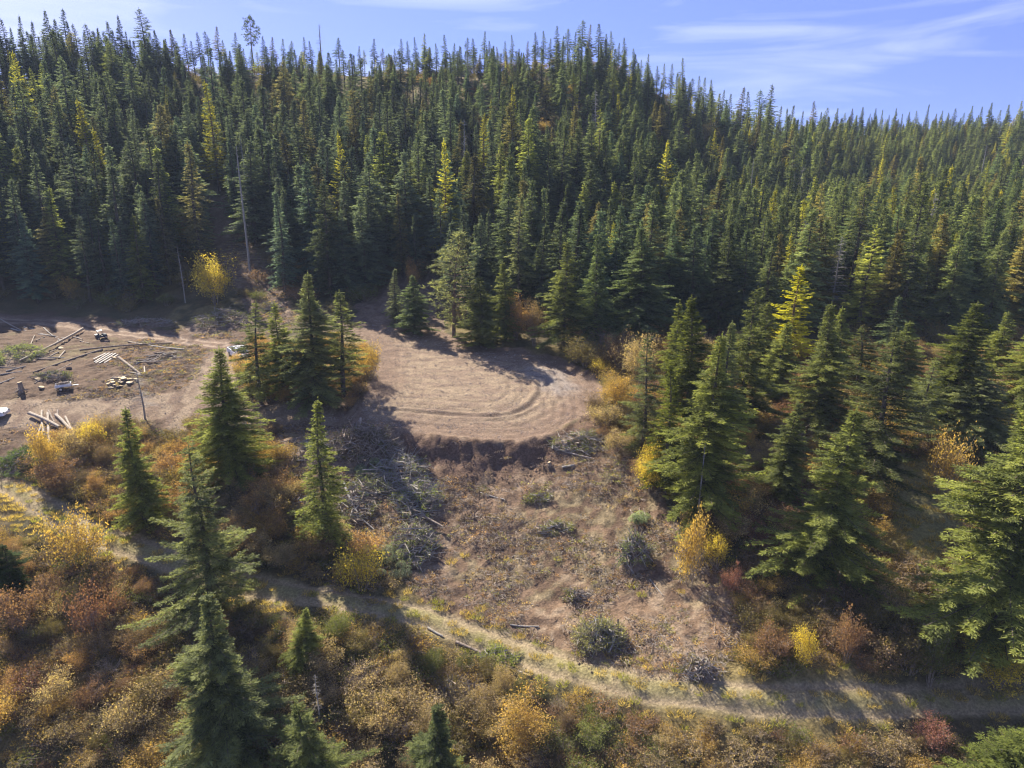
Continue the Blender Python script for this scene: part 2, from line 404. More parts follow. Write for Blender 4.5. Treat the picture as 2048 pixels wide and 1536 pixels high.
def snag(seed, H=15., nbr=55, rlen=1.1):
    g = np.random.default_rng(seed); wood = MB()
    zz = np.linspace(0, 1, 9)
    axis = np.stack([.25 * zz ** 2 * g.normal() + .05 * np.sin(zz * 6), .1 * np.sin(zz * 5), zz * H], 1)
    wood.tube(axis, H * .012 * (1 - zz) ** .7 + .03, 7)
    br = MB()
    for k in range(nbr):
        s = g.uniform(.25, .98); az = g.random() * 6.28; L = rlen * (1.15 - s) * g.uniform(.4, 1.4) + .15
        c = np.array([np.interp(s, zz, axis[:, 0]), np.interp(s, zz, axis[:, 1]), s * H])
        q = np.array([c, c + [math.cos(az) * L * .6, math.sin(az) * L * .6, .05 * L], c + [math.cos(az) * L, math.sin(az) * L, -.12 * L + g.normal(0, .1)]])
        br.tube(q, [.035, .022, .01], 3)
        if L > .6:
            e = q[1]; a2 = az + g.choice([-.7, .7]); br.tube([e, e + np.array([math.cos(a2) * L * .4, math.sin(a2) * L * .4, -.05])], [.015, .006], 3)
    return dict(H=H, R=rlen, crown=br.mesh('branches', [DEAD]), trunk=wood.mesh('trunk', [DEAD]))

def shrub(seed, H=2.6, R=1.5, nst=11, nleaf=2900, leaf=.115, up=.6, sparse=0.0, clump=.28):
    g = np.random.default_rng(seed); wood = MB(); ends = []
    for i in range(nst):
        az = i * 2.4 + g.normal(0, .5); r = R * math.sqrt(g.uniform(.05, 1)); h = H * (1 - .45 * (r / R) ** 2) * g.uniform(.7, 1.05)
        t = np.linspace(0, 1, 5)
        q = np.stack([math.cos(az) * r * t ** up + g.normal(0, .04, 5), math.sin(az) * r * t ** up + g.normal(0, .04, 5), h * t], 1)
        q[0] = (math.cos(az) * .15, math.sin(az) * .15, -.15)
        wood.tube(q, .028 * (1 - t) + .008, 3); ends.append((q[-1], 1.0)); ends.append((q[3], .9))
        for k in range(6):
            tt = g.uniform(.35, 1); c = np.array([np.interp(tt, t, q[:, a]) for a in range(3)])
            a2 = g.random() * 6.28; L = R * g.uniform(.2, .5)
            e = c + np.array([math.cos(a2) * L, math.sin(a2) * L, g.uniform(.1, .8) * L])
            m_ = (c + e) / 2 + g.normal(0, .05, 3)
            wood.tube([c, m_, e], [.014, .010, .005], 3); ends.append((e, g.uniform(.5, 1)))
            for _ in range(2):
                e2 = e + g.normal(0, .22, 3); wood.tube([m_, e2], [.007, .004], 3); ends.append((e2, .5))
    if nleaf:
        E = np.array([e for e, _ in ends]); wt = np.array([a for _, a in ends]) * g.uniform(.15, 1, len(ends)); wt[g.random(len(ends)) < sparse] = 0
        idx = g.choice(len(E), nleaf, p=wt / wt.sum())
        cv = g.uniform(-.28, .28, len(E))
        sg = clump * g.uniform(.5, 1.25, len(E))
        b = E[idx] + g.normal(0, 1, (nleaf, 3)) * sg[idx][:, None] * np.array([1, 1, .8]); b[:, 2] = np.maximum(b[:, 2], .05)
        d = g.normal(size=(nleaf, 3)); d[:, 2] *= .6; d /= np.linalg.norm(d, axis=1, keepdims=True)
        V, Fq, v = kites(b, d, leaf * g.uniform(.7, 1.4, nleaf), leaf * g.uniform(.5, .9, nleaf), g, np.clip(.45 + cv[idx] + g.normal(0, .15, nleaf), 0, 1))
        fo = mesh_from('foliage', V, Fq, [LEAF], v)
    else: fo = None
    return dict(H=H, R=R, crown=fo, trunk=wood.mesh('stem', [TWIG]))

PR = {}
PR['fir'] = [conifer(1, R=2.7, nb=185, irr=.8, step=.125, tw=.85), conifer(2, R=2.9, nb=165, irr=.95, low=-5, droop=.32, step=.125, tw=.9), conifer(3, R=2.5, nb=195, irr=.7, power=.85, step=.125, tw=.8), conifer(12, R=2.8, nb=150, irr=1.0, power=.92, droop=.38, upt=.28, step=.125, tw=.95)]
PR['bigfir'] = [conifer(101, R=2.8, nb=300, irr=.8, step=.09, tw=.62, tww=.065), conifer(102, R=2.7, nb=270, irr=.95, power=.95, droop=.36, upt=.28, step=.09, tw=.66, tww=.065)]
PR['bigopen'] = [conifer(121, R=2.9, nb=125, irr=.9, low=-8, droop=.35, upt=.38, step=.08, tw=.66, tww=.065), conifer(122, R=2.7, nb=135, irr=1.0, low=-16, droop=.3, upt=.3, step=.08, tw=.66, tww=.065, cb=.12)]
PR['openfir'] = [conifer(21, R=2.9, nb=82, irr=.9, low=-8, droop=.35, upt=.38, step=.115, tw=.85, tww=.085), conifer(22, R=2.7, nb=90, irr=1.0, low=-16, droop=.3, upt=.3, step=.115, tw=.85, tww=.085, cb=.12)]
PR['slim'] = [conifer(4, R=1.75, nb=165, irr=.7, low=-24, droop=.22, upt=.15, cb=.08, step=.15, tw=.7), conifer(5, R=1.55, nb=145, irr=.9, low=-20, cb=.14, step=.15, tw=.7), conifer(6, R=1.9, nb=155, irr=.8, low=-14, cb=.06, step=.15, tw=.75), conifer(7, R=1.4, nb=135, irr=.9, low=-26, cb=.2, step=.15, tw=.7)]
PR['tall'] = [conifer(8, R=1.9, nb=85, cb=.34, irr=.9, power=.8, low=-8, step=.15, tw=.8), conifer(9, R=1.7, nb=72, cb=.45, irr=1.0, power=.7, low=-4, step=.15, tw=.8), conifer(10, R=2.0, nb=95, cb=.26, irr=.8, power=.85, low=-14, step=.15, tw=.8)]
PR['pine'] = [conifer(13, R=2.3, nb=110, cb=.1, tuft=True, tww=.07, irr=.5, top_up=50, low=5, bark=PINEBARK), conifer(14, R=1.9, nb=60, cb=.5, tuft=True, tww=.08, irr=.8, top_up=40, low=-5, bark=PINEBARK)]
PR['larch'] = [conifer(15, R=2.4, nb=120, cb=.1, irr=.7, low=-6, droop=.12, upt=.2, step=.17, tw=.7, tww=.11, bark=PINEBARK), conifer(16, R=2.1, nb=105, cb=.14, irr=.8, power=.9, low=0, droop=.1, upt=.15, step=.17, tw=.7, bark=PINEBARK)]
PR['snag'] = [snag(17), snag(18, nbr=80, rlen=1.5), snag(19, nbr=30, rlen=.7), snag(20, nbr=170, rlen=3.4)]
PR['shrub'] = [shrub(31), shrub(32, R=1.8, H=2.3, nst=13, clump=.32), shrub(33, R=1.3, H=3.1, nst=10, up=.9, sparse=.3), shrub(34, R=1.7, H=2.0, nst=14, sparse=.5, nleaf=1900), shrub(35, R=1.6, H=2.7, nst=16, sparse=.6, nleaf=1300, clump=.22), shrub(36, R=1.5, H=2.9, nst=12, sparse=.2, nleaf=3000, leaf=.115)]
PR['bare'] = [shrub(41, nleaf=160, nst=20, H=2.4), shrub(42, nleaf=90, nst=18, H=2.0, R=1.7)]
PR['aspen'] = [shrub(51, H=5.2, R=1.7, nst=13, nleaf=5600, up=1.1, clump=.36, leaf=.12), shrub(52, H=4.6, R=2.1, nst=15, nleaf=6000, up=.9, clump=.4, leaf=.12, sparse=.25)]

LABELLED = []
def put(kind, var, loc, hs, ws, tint, name, label, cat, group=None, rz=None):
    p = PR[kind][var % len(PR[kind])]
    r = bpy.data.objects.new(name, None); COL.objects.link(r)
    r.empty_display_size = .3
    r.location = loc; r.rotation_euler = (0, 0, rng.random() * 6.28 if rz is None else rz); r.scale = (ws, ws, hs)
    r['category'] = cat
    if label: r['label'] = label
    if group: r['group'] = group
    part = 'foliage' if kind in ('shrub', 'bare', 'aspen') else ('branches' if kind == 'snag' else 'crown')
    if p['crown'] is not None:
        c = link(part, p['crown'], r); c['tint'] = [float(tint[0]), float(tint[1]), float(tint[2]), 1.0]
    link('stem' if part == 'foliage' else 'trunk', p['trunk'], r)
    return r

def scatter(name, protos, loc, idx, rot, scl, tint, **props):
    """one object of kind stuff: geometry-node instances of the prototype meshes"""
    pc = bpy.data.collections.new(name + '_prototypes')
    for i, ms in enumerate(protos):
        o = bpy.data.objects.new(f'{name}_prototype_{i:02d}', ms); pc.objects.link(o)
    loc = np.asarray(loc, np.float32); n = len(loc)
    me = bpy.data.meshes.new(name); me.vertices.add(n); me.vertices.foreach_set('co', loc.ravel())
    def at(nm, ty, key, arr):
        a = me.attributes.new(nm, ty, 'POINT'); a.data.foreach_set(key, np.asarray(arr).ravel())
    at('idx', 'INT', 'value', np.asarray(idx, np.int32))
    at('rot', 'FLOAT_VECTOR', 'vector', np.asarray(rot, np.float32))
    at('scl', 'FLOAT_VECTOR', 'vector', np.asarray(scl, np.float32))
    at('tint', 'FLOAT_COLOR', 'color', np.c_[np.asarray(tint, np.float32), np.ones(n, np.float32)])
    o = link(name, me, **props)
    ng = bpy.data.node_groups.new(name, 'GeometryNodeTree')
    ng.interface.new_socket('Geometry', in_out='INPUT', socket_type='NodeSocketGeometry')
    ng.interface.new_socket('Geometry', in_out='OUTPUT', socket_type='NodeSocketGeometry')
    gi, go = N(ng, 'NodeGroupInput'), N(ng, 'NodeGroupOutput')
    ci = N(ng, 'GeometryNodeCollectionInfo'); ci.inputs['Collection'].default_value = pc
    ci.inputs['Separate Children'].default_value = True; ci.inputs['Reset Children'].default_value = True
    ip = N(ng, 'GeometryNodeInstanceOnPoints'); ip.inputs['Pick Instance'].default_value = True
    def na(nm, ty):
        a = N(ng, 'GeometryNodeInputNamedAttribute', data_type=ty); a.inputs[0].default_value = nm; return a.outputs[0]
    L = ng.links.new
    L(gi.outputs[0], ip.inputs['Points']); L(ci.outputs[0], ip.inputs['Instance'])
    L(na('idx', 'INT'), ip.inputs['Instance Index']); L(na('scl', 'FLOAT_VECTOR'), ip.inputs['Scale'])
    L(na('rot', 'FLOAT_VECTOR'), ip.inputs['Rotation'])
    L(ip.outputs[0], go.inputs[0])
    md = o.modifiers.new('scatter', 'NODES'); md.node_group = ng
    return o

# ------------------------------------------------------------------ the ground sheet
def axis_steps(lo, hi, step, far_lo, far_hi, grow):
    c = list(np.arange(lo, hi, step)); s = step
    while c[-1] < far_hi: s *= grow; c.append(c[-1] + s)
    s = step
    while c[0] > far_lo: s *= grow; c.insert(0, c[0] - s)
    return np.array(c)
gx = axis_steps(-62, 62, .30, -2500, 2500, 1.045)
gy = axis_steps(36, 125, .27, -600, 3000, 1.035)
X, Y = np.meshgrid(gx, gy, indexing='ij')
Z = np.where((abs(X) < 690) & (Y > -95) & (Y < 690), 0, 1.0)
Zb = ground(X, Y)
Zfar = base_h(X, Y) - 0.25 * np.maximum(0, np.maximum(np.maximum(abs(X) - 690, Y - 690), -95 - Y))
Z = np.where(Z > 0, np.maximum(Zfar, CAMZ - 160), Zb)
PX, PY, PD = project(X, Y, Z)
front = Y > 20
jx, jy = PX + 26 * (fbm(X, Y, 3, 2, 5) - .5), PY + 26 * (fbm(X, Y, 3, 2, 9) - .5)
clear = inpoly(jx, jy, CLEAR) & front
land = inpoly(jx, jy, LAND) & front
gully = inpoly(jx, jy, GULLY) & front
back = inpoly(jx, jy, BACK) & front
meadow = inpoly(jx, jy, MEADOW) & front
grassr = inpoly(jx, jy, GRASSR) & front
sd = pad_sd(X, Y)
pad = sstep(.6, -.6, sd + 2.6 * (fbm(X, Y, 2.2, 3, 77) - .5))
r1 = segdist(X, Y, ROAD); r2 = segdist(X, Y, UPROAD); r3 = segdist(X, Y, SPUR); r4 = segdist(X, Y, SPUR2)
wob = .8 * (fbm(X, Y, 2, 2, 40) - .5)
road = sstep(1.6, 1.0, r1 + wob)
uproad = sstep(3.4, 2.2, r2 + wob)
spur = np.maximum(sstep(4.2, 3.0, r3 + wob), sstep(3.6, 2.4, r4 + wob))
bank = sstep(-.2, .4, sd) * sstep(4.5, 2.2, sd + wob) * (Y < 84) * (X > -18)
churn = (clear | land | gully | back).astype(float) * (1 - pad) * (1 - spur) * (1 - uproad)
# relief
z = Z.copy()
lump = fbm(X, Y, 1.9, 3, 60) - .5
fine = fbm(X, Y, .75, 2, 61) - .5
tiny = fbm(X, Y, .34, 2, 63) - .5
z += np.where(front, 1, 0) * (churn * (.38 * lump + .34 * fine + .34 * tiny) + (1 - churn) * (1 - pad) * (1 - road) * (1 - spur) * (.7 * lump + .12 * fine))
z += pad * .030 * np.sin(sd * 4.2 + 3 * fbm(X, Y, 6, 2, 64)) * (sd > -7)
z += pad * (.07 * (fbm(X * .3, Y, .55, 2, 62) - .5) + .03 * fine)
z += spur * .05 * fine + uproad * .05 * fine
for rr in (r1, r2):
    z -= .12 * np.exp(-((rr - .95) / .28) ** 2)
z += .10 * np.exp(-(r1 / .5) ** 2)
for k_, dv in ((1, 1.7), (2, 3.5)):
    bb_ = segdist(X, Y, BERM)
    z -= pad * .06 * np.exp(-((bb_ - dv) / .18) ** 2)
b1, b2 = segdist(X, Y, BERM), segdist(X, Y, BERM2)
z += .24 * np.exp(-((b1) / .38) ** 2) * (.6 + .8 * fbm(X, Y, .8, 2, 70)) - .13 * np.exp(-((b1 - .9) / .35) ** 2)
z += .22 * np.exp(-((b2) / .25) ** 2) * (.5 + .9 * fbm(X, Y, .7, 2, 71))
z += bank * (.55 * (fbm(X, Y * .4, 1.1, 3, 72) - .5) + 0.10 * np.abs(np.sin(X * 1.1 + 2 * fbm(X, Y, 3, 2, 73))) )
z += .26 * np.exp(-((sd + .1) / .5) ** 2) * (fbm(X, Y, .9, 2, 74)) * 1.4
# tracked-machine scrapes: curved grooves at the pad's right rim and below it
trk = sstep(9, 3, np.hypot(X - 9.5, Y - 85)) * (sd < 1)
z += trk * .07 * np.sin(np.hypot(X + 8, Y - 84) * 5.0)
tl = inpoly(PX, PY, [(1230, 1150), (1420, 1120), (1470, 1330), (1290, 1340)]) & front
z += tl * .04 * np.sin(Y * 14 + 3 * X)

def mixc(a, b, t): return a * (1 - t[..., None]) + np.asarray(b) * t[..., None]
n1, n2, n3 = fbm(X, Y, 7, 3, 80), fbm(X, Y, 2.2, 3, 81), fbm(X, Y, .9, 2, 82)
C = np.zeros(X.shape + (3,)); C[:] = (.085, .066, .036)
C = mixc(C, (.16, .125, .055), sstep(.45, .65, n1))
C = mixc(C, (.06, .055, .030), sstep(.5, .7, n2) * .8)
C = mixc(C, (.25, .20, .085), meadow * sstep(.3, .5, n2) * .9)
C = mixc(C, (.21, .185, .075), grassr * .85)
soil = np.array((.158, .106, .070)); dark = np.array((.085, .055, .038)); pale = np.array((.26, .20, .14))
S = np.zeros_like(C); S[:] = soil
S = mixc(S, dark, sstep(.42, .66, n2) * .8)
S = mixc(S, pale, sstep(.52, .70, n3) * .55)
S = mixc(S, dark, land * .75)
S = mixc(S, (.17, .145, .07), sstep(.54, .66, n1) * sstep(.45, .6, n3) * .4)
cm = (clear | land | gully | back).astype(float)
C = C * (1 - cm[..., None]) + S * cm[..., None]
C = mixc(C, (.14, .10, .075), (gully | back).astype(float) * .6)
C = mixc(C, (.115, .073, .052), bank * .9)
g_ = np.array((.235, .178, .122))
padc = mixc(mixc(np.broadcast_to(g_, C.shape), (.19, .138, .10), sstep(.45, .62, fbm(X * .35, Y, .8, 3, 83))), (.155, .105, .076), sstep(-6.2, -2.0, sd + 2.4 * n2 - 1.2) * .75)
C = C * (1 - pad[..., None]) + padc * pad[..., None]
gr = sstep(3.2, 1.0, segdist(X, Y, [pad_pt(1068, 745), pad_pt(1100, 752), pad_pt(1120, 775)]) + 2 * (n3 - .5)) * pad
C = mixc(C, (.15, .105, .078), pad * (sd > -7.5) * sstep(.1, .9, np.sin(sd * 4.2 + 3 * fbm(X, Y, 6, 2, 64))) * .55 * fbm(X, Y, 3, 2, 65))
C = mixc(C, (.25, .225, .205), gr * .6)
sc_ = mixc(np.broadcast_to(np.array((.215, .162, .113)), C.shape), (.15, .105, .075), sstep(.45, .62, fbm(X, Y * .5, 1.4, 3, 84)))
C = C * (1 - spur[..., None]) + sc_ * spur[..., None]
uc = np.zeros_like(C); uc[:] = (.14, .095, .068)
uc = mixc(uc, (.30, .23, .17), np.exp(-((r2 - .95) / .35) ** 2) * .9)
C = C * (1 - uproad[..., None]) + uc * uproad[..., None]
rc = np.zeros_like(C); rc[:] = (.21, .18, .085)
rc = mixc(rc, (.26, .20, .13), np.maximum(np.exp(-((r1 - .95) / .38) ** 2) * .9, sstep(.5, .65, n2) * .6))
C = C * (1 - road[..., None]) + rc * road[..., None]
C *= (.82 + .36 * fbm(X, Y, .5, 2, 85))[..., None]
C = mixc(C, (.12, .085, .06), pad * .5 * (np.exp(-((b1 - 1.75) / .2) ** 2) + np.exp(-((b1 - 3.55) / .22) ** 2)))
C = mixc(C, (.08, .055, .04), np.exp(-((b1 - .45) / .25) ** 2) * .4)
nx, ny = X.shape
i, j = np.meshgrid(np.arange(nx - 1), np.arange(ny - 1), indexing='ij')
Fg = np.stack([i * ny + j, (i + 1) * ny + j, (i + 1) * ny + j + 1, i * ny + j + 1], -1).reshape(-1, 4)

m, t, o_ = mat('ground'); L = t.links.new
a = N(t, 'ShaderNodeAttribute', attribute_type='GEOMETRY', attribute_name='gcol')
tc_ = N(t, 'ShaderNodeTexCoord')
nf = N(t, 'ShaderNodeTexNoise'); nf.inputs['Scale'].default_value = 5.5; nf.inputs['Detail'].default_value = 8; nf.inputs['Roughness'].default_value = .7
L(tc_.outputs['Object'], nf.inputs[0])
vr = N(t, 'ShaderNodeTexVoronoi'); vr.inputs['Scale'].default_value = 4.5; L(tc_.outputs['Object'], vr.inputs[0])
mr = N(t, 'ShaderNodeMapRange'); mr.inputs[1].default_value = .3; mr.inputs[2].default_value = .7; mr.inputs[3].default_value = .55; mr.inputs[4].default_value = 1.45
L(nf.outputs[0], mr.inputs[0])
vs_ = N(t, 'ShaderNodeVectorMath', operation='SCALE'); L(a.outputs['Color'], vs_.inputs[0]); L(mr.outputs[0], vs_.inputs['Scale'])
mrv = N(t, 'ShaderNodeMapRange'); mrv.inputs[1].default_value = 0; mrv.inputs[2].default_value = 1; mrv.inputs[3].default_value = .82; mrv.inputs[4].default_value = 1.2
L(vr.outputs['Color'], mrv.inputs[0])
vs2 = N(t, 'ShaderNodeVectorMath', operation='SCALE'); L(vs_.outputs[0], vs2.inputs[0]); L(mrv.outputs[0], vs2.inputs['Scale'])
p_ = N(t, 'ShaderNodeBsdfPrincipled'); p_.inputs['Roughness'].default_value = .95; p_.inputs['Specular IOR Level'].default_value = .15
L(vs2.outputs[0], p_.inputs['Base Color'])
ad = N(t, 'ShaderNodeMath', operation='ADD'); L(nf.outputs[0], ad.inputs[0])
ml = N(t, 'ShaderNodeMath', operation='MULTIPLY'); ml.inputs[1].default_value = .35; L(vr.outputs['Distance'], ml.inputs[0]); L(ml.outputs[0], ad.inputs[1])
bp = N(t, 'ShaderNodeBump'); bp.inputs['Strength'].default_value = .75; bp.inputs['Distance'].default_value = .12
L(ad.outputs[0], bp.inputs['Height']); L(bp.outputs[0], p_.inputs['Normal']); L(p_.outputs[0], o_.inputs[0])
GROUNDM = m
gm = mesh_from('ground', np.stack([X, Y, z], -1).reshape(-1, 3), Fg, [GROUNDM], smooth=True)
ca = gm.attributes.new('gcol', 'FLOAT_COLOR', 'POINT')
ca.data.foreach_set('color', np.c_[C.reshape(-1, 3), np.ones(nx * ny)].astype(np.float32).ravel())
link('ground', gm, kind='structure')
def gz(x, y):
    """height of the finished sheet (relief included)"""
    x, y = np.asarray(x, float), np.asarray(y, float)
    i = np.clip(np.searchsorted(gx, x) - 1, 0, nx - 2); j = np.clip(np.searchsorted(gy, y) - 1, 0, ny - 2)
    u = (x - gx[i]) / (gx[i + 1] - gx[i]); v = (y - gy[j]) / (gy[j + 1] - gy[j])
    return (z[i, j] * (1 - u) + z[i + 1, j] * u) * (1 - v) + (z[i, j + 1] * (1 - u) + z[i + 1, j + 1] * u) * v

# ------------------------------------------------------------------ trees with places of their own
G1 = (.12, .145, .064); G2 = (.155, .185, .066); G3 = (.095, .132, .078); G4 = (.135, .162, .088)
YEL = (.42, .36, .035); YG = (.20, .23, .03); GREY = (.13, .155, .105)
def tree_at(kind, var, pxb, pyb, pyt, wpx, tint, name, label, cat, group=None, Yd=None):
    if Yd is None: b = cast(pxb, pyb)
    else:
        b = P(pxb, pyb, Yd); b[2] = float(ground(b[0], b[1]))
        for _ in range(3):                       # x follows from the treetop's line of sight
            b = np.array([P(pxb, pyt, Yd)[0], Yd, float(ground(P(pxb, pyt, Yd)[0], Yd))])
    top = P(pxb, pyt, b[1])[2]
    hgt = max(2.0, top - b[2])
    d = project(*b)[2]
    pr = PR[kind][var % len(PR[kind])]
    ws = (wpx / F * d / 2) / pr['R'] * (1.40 if wpx > 85 else 1.35)
    if kind == 'snag': ws = hgt / pr['H'] * (1.35 if wpx > 20 else .8)
    return put(kind, var, (b[0], b[1], b[2] - .1), hgt / pr['H'], max(.25, ws), tint, name, label, cat, group)
FT = 'fir_tree'
feat = [
 ('fir', 0, 468, 965, 685, 150, G2, FT, 'dense bright-edged fir standing below the fork of the dirt road, left of the root pile', 'tree'),
 ('fir', 2, 292, 1060, 815, 95, G2, FT, 'narrow pointed fir among yellow shrubs beside the leafless snag on the left', 'tree'),
 ('openfir', 0, 428, 1240, 880, 185, G4, FT, 'large ragged fir with drooping open limbs and a dark visible trunk, lower left', 'tree'),
 ('slim', 2, 652, 1100, 795, 100, G2, FT, 'slender bright green fir standing alone left of the slash windrow', 'tree'),
 ('fir', 3, 468, 1560, 1192, 215, G4, FT, 'broad dense fir rising from the bottom edge, left of centre, directly below the ragged fir', 'tree'),
 ('openfir', 1, 632, 1640, 1400, 185, (.10, .125, .055), FT, 'pale spiky-limbed fir at the bottom edge under a small grey snag', 'tree'),
 ('fir', 1, 882, 1680, 1420, 175, (.085, .11, .055), FT, 'light grey-green fir top cut off by the bottom edge near the middle', 'tree'),
 ('fir', 2, 612, 1345, 1212, 78, G2, FT, 'small sunlit fir just below the lower dirt track, left of centre', 'tree'),
 ('fir', 0, 2008, 1700, 1420, 260, (.085, .11, .035), FT, 'bushy light green fir in the bottom right corner', 'tree'),
 ('fir', 3, 28, 1190, 1085, 85, (.03, .055, .02), FT, 'short dark green fir at the left edge below the bend of the lower track', 'tree'),
 ('openfir', 1, 522, 805, 598, 105, G1, FT, 'leftmost fir of the clump between road and gravel pad, bare lower trunk', 'tree'),
 ('fir', 1, 568, 790, 602, 85, G2, FT, 'second fir from the left in the clump between road and gravel pad', 'tree'),
 ('fir', 3, 632, 812, 538, 130, G4, FT, 'tallest fir of the clump at the left edge of the gravel pad', 'tree'),
 ('tall', 2, 690, 795, 575, 95, G1, FT, 'fir with dark lower trunk nearest the gravel pad in the left clump', 'tree'),
 ('pine', 0, 908, 676, 458, 82, (.13, .15, .10), 'pine_tree', 'grey-green pine with a rounded crown at the back edge of the gravel pad', 'tree'),
 ('fir', 1, 830, 668, 548, 76, G3, FT, 'small dense bluish fir at the back left corner of the gravel pad', 'tree'),
 ('slim', 0, 793, 648, 535, 44, GREY, FT, 'thin grey fir beside the small dense fir at the back of the gravel pad', 'tree'),
 ('fir', 0, 963, 694, 548, 92, G1, FT, 'dark fir right of the grey-green pine at the back of the gravel pad', 'tree'),
 ('fir', 2, 1012, 680, 520, 70, G1, FT, 'pointed dark fir left of the orange shrub behind the gravel pad', 'tree'),
 ('tall', 2, 1037, 640, 385, 70, GREY, FT, 'tall grey-green fir towering behind the orange shrub at the pad back', 'tree'),
 ('fir', 1, 1128, 700, 478, 100, G1, FT, 'broad dark fir behind the right end of the gravel pad', 'tree'),
 ('fir', 3, 1190, 700, 462, 82, G3, FT, 'tall dark fir directly right of the broad one behind the pad', 'tree'),
 ('fir', 0, 1275, 685, 448, 135, G3, FT, 'very broad dark fir standing behind the thicket right of the pad', 'tree'),
 ('openfir', 0, 1285, 905, 665, 105, (.10, .12, .07), FT, 'thin grey-green fir with tufted top at the pad side edge of the right-hand wood', 'tree'),
 ('slim', 2, 1333, 985, 720, 85, (.085, .105, .022), FT, 'slim yellowish-green fir beside the bright yellow bush right of the cleared slope', 'tree'),
 ('fir', 3, 1402, 1030, 655, 180, G2, FT, 'big double-looking fir mass at the right edge of the cleared slope', 'tree'),
 ('openfir', 1, 1480, 860, 568, 130, (.085, .105, .045), FT, 'tall sunlit fir with open limbs behind the right edge of the clearing', 'tree'),
 ('fir', 2, 1372, 860, 585, 115, (.085, .105, .03), FT, 'bright pointed fir just right of the pad, behind the shrub thicket', 'tree'),
 ('fir', 1, 1640, 1180, 812, 205, G2, FT, 'massive dense fir standing alone above the right part of the lower track', 'tree'),
 ('openfir', 0, 1738, 985, 652, 190, (.075, .092, .045), FT, 'large open fir with a bare lower trunk at the edge of the grassy strip', 'tree'),
 ('fir', 3, 1632, 865, 598, 125, G1, FT, 'brownish-green fir right of the big yellow larch', 'tree'),
 ('fir', 0, 1890, 860, 598, 165, (.08, .10, .03), FT, 'wide pyramid-shaped olive fir in the right-hand wood beyond the grassy strip', 'tree'),
 ('fir', 3, 1985, 1290, 800, 300, G2, FT, 'huge dense fir at the right edge overhanging the lower slope', 'tree'),
 ('openfir', 1, 1712, 800, 650, 115, (.08, .10, .04), FT, 'rounded pale fir between the brownish fir and the olive pyramid fir', 'tree'),
 ('fir', 2, 2046, 830, 600, 120, G2, FT, 'pointed fir cut by the right edge above the huge fir', 'tree'),
 ('fir', 1, 1945, 900, 720, 140, G4, FT, 'greyish fir right of and below the olive pyramid fir', 'tree'),
 ('slim', 0, 1440, 900, 640, 80, G4, FT, 'thin feathery fir pressed against the big double-looking fir mass', 'tree'),
 ('fir', 1, 1522, 745, 600, 80, (.13, .155, .055), FT, 'light fir between the tall sunlit fir and the big yellow larch', 'tree'),
 ('fir', 3, 1795, 790, 640, 100, (.12, .15, .06), FT, 'plump fir left of the olive pyramid fir', 'tree'),
 ('openfir', 1, 1830, 900, 712, 95, G4, FT, 'greenish-grey fir in front of the plump fir and above the grassy strip', 'tree'),
 ('fir', 0, 1345, 800, 600, 80, (.13, .155, .05), FT, 'yellowish fir just behind the tall straw-coloured bush', 'tree'),
 ('fir', 2, 1560, 1000, 800, 95, G1, FT, 'shaded fir in the gap left of the massive dense fir', 'tree'),
 ('fir', 0, 1668, 770, 610, 75, G2, FT, 'narrow fir right of the brownish-green fir', 'tree'),
 ('slim', 1, 1775, 720, 590, 60, G3, FT, 'slender bluish fir above the plump fir', 'tree'),
 ('fir', 1, 1985, 770, 620, 90, G2, FT, 'fir between the olive pyramid fir and the right edge', 'tree'),
 ('fir', 3, 1455, 760, 655, 75, (.12, .15, .06), FT, 'short light fir behind the thin feathery fir', 'tree'),
 ('fir', 2, 2035, 1010, 850, 110, G2, FT, 'fir at the right edge just above the huge dense fir', 'tree'),
 ('fir', 2, 1545, 800, 640, 95, G2, FT, 'mid-sized fir directly in front of the big yellow larch', 'tree'),
 ('larch', 0, 1575, 735, 525, 98, (.33, .34, .035), 'larch_tree', 'big yellow-green larch in the middle of the right-hand wood', 'tree'),
 ('snag', 3, 290, 838, 738, 70, G1, 'dead_tree', 'leafless leaning snag in front of the slab wood pile by the left road', 'tree'),
]
for f in feat:
    if f[5] >= 120: f = ({'fir': 'bigfir', 'openfir': 'bigopen'}.get(f[0], f[0]),) + f[1:]
    tree_at(*f)
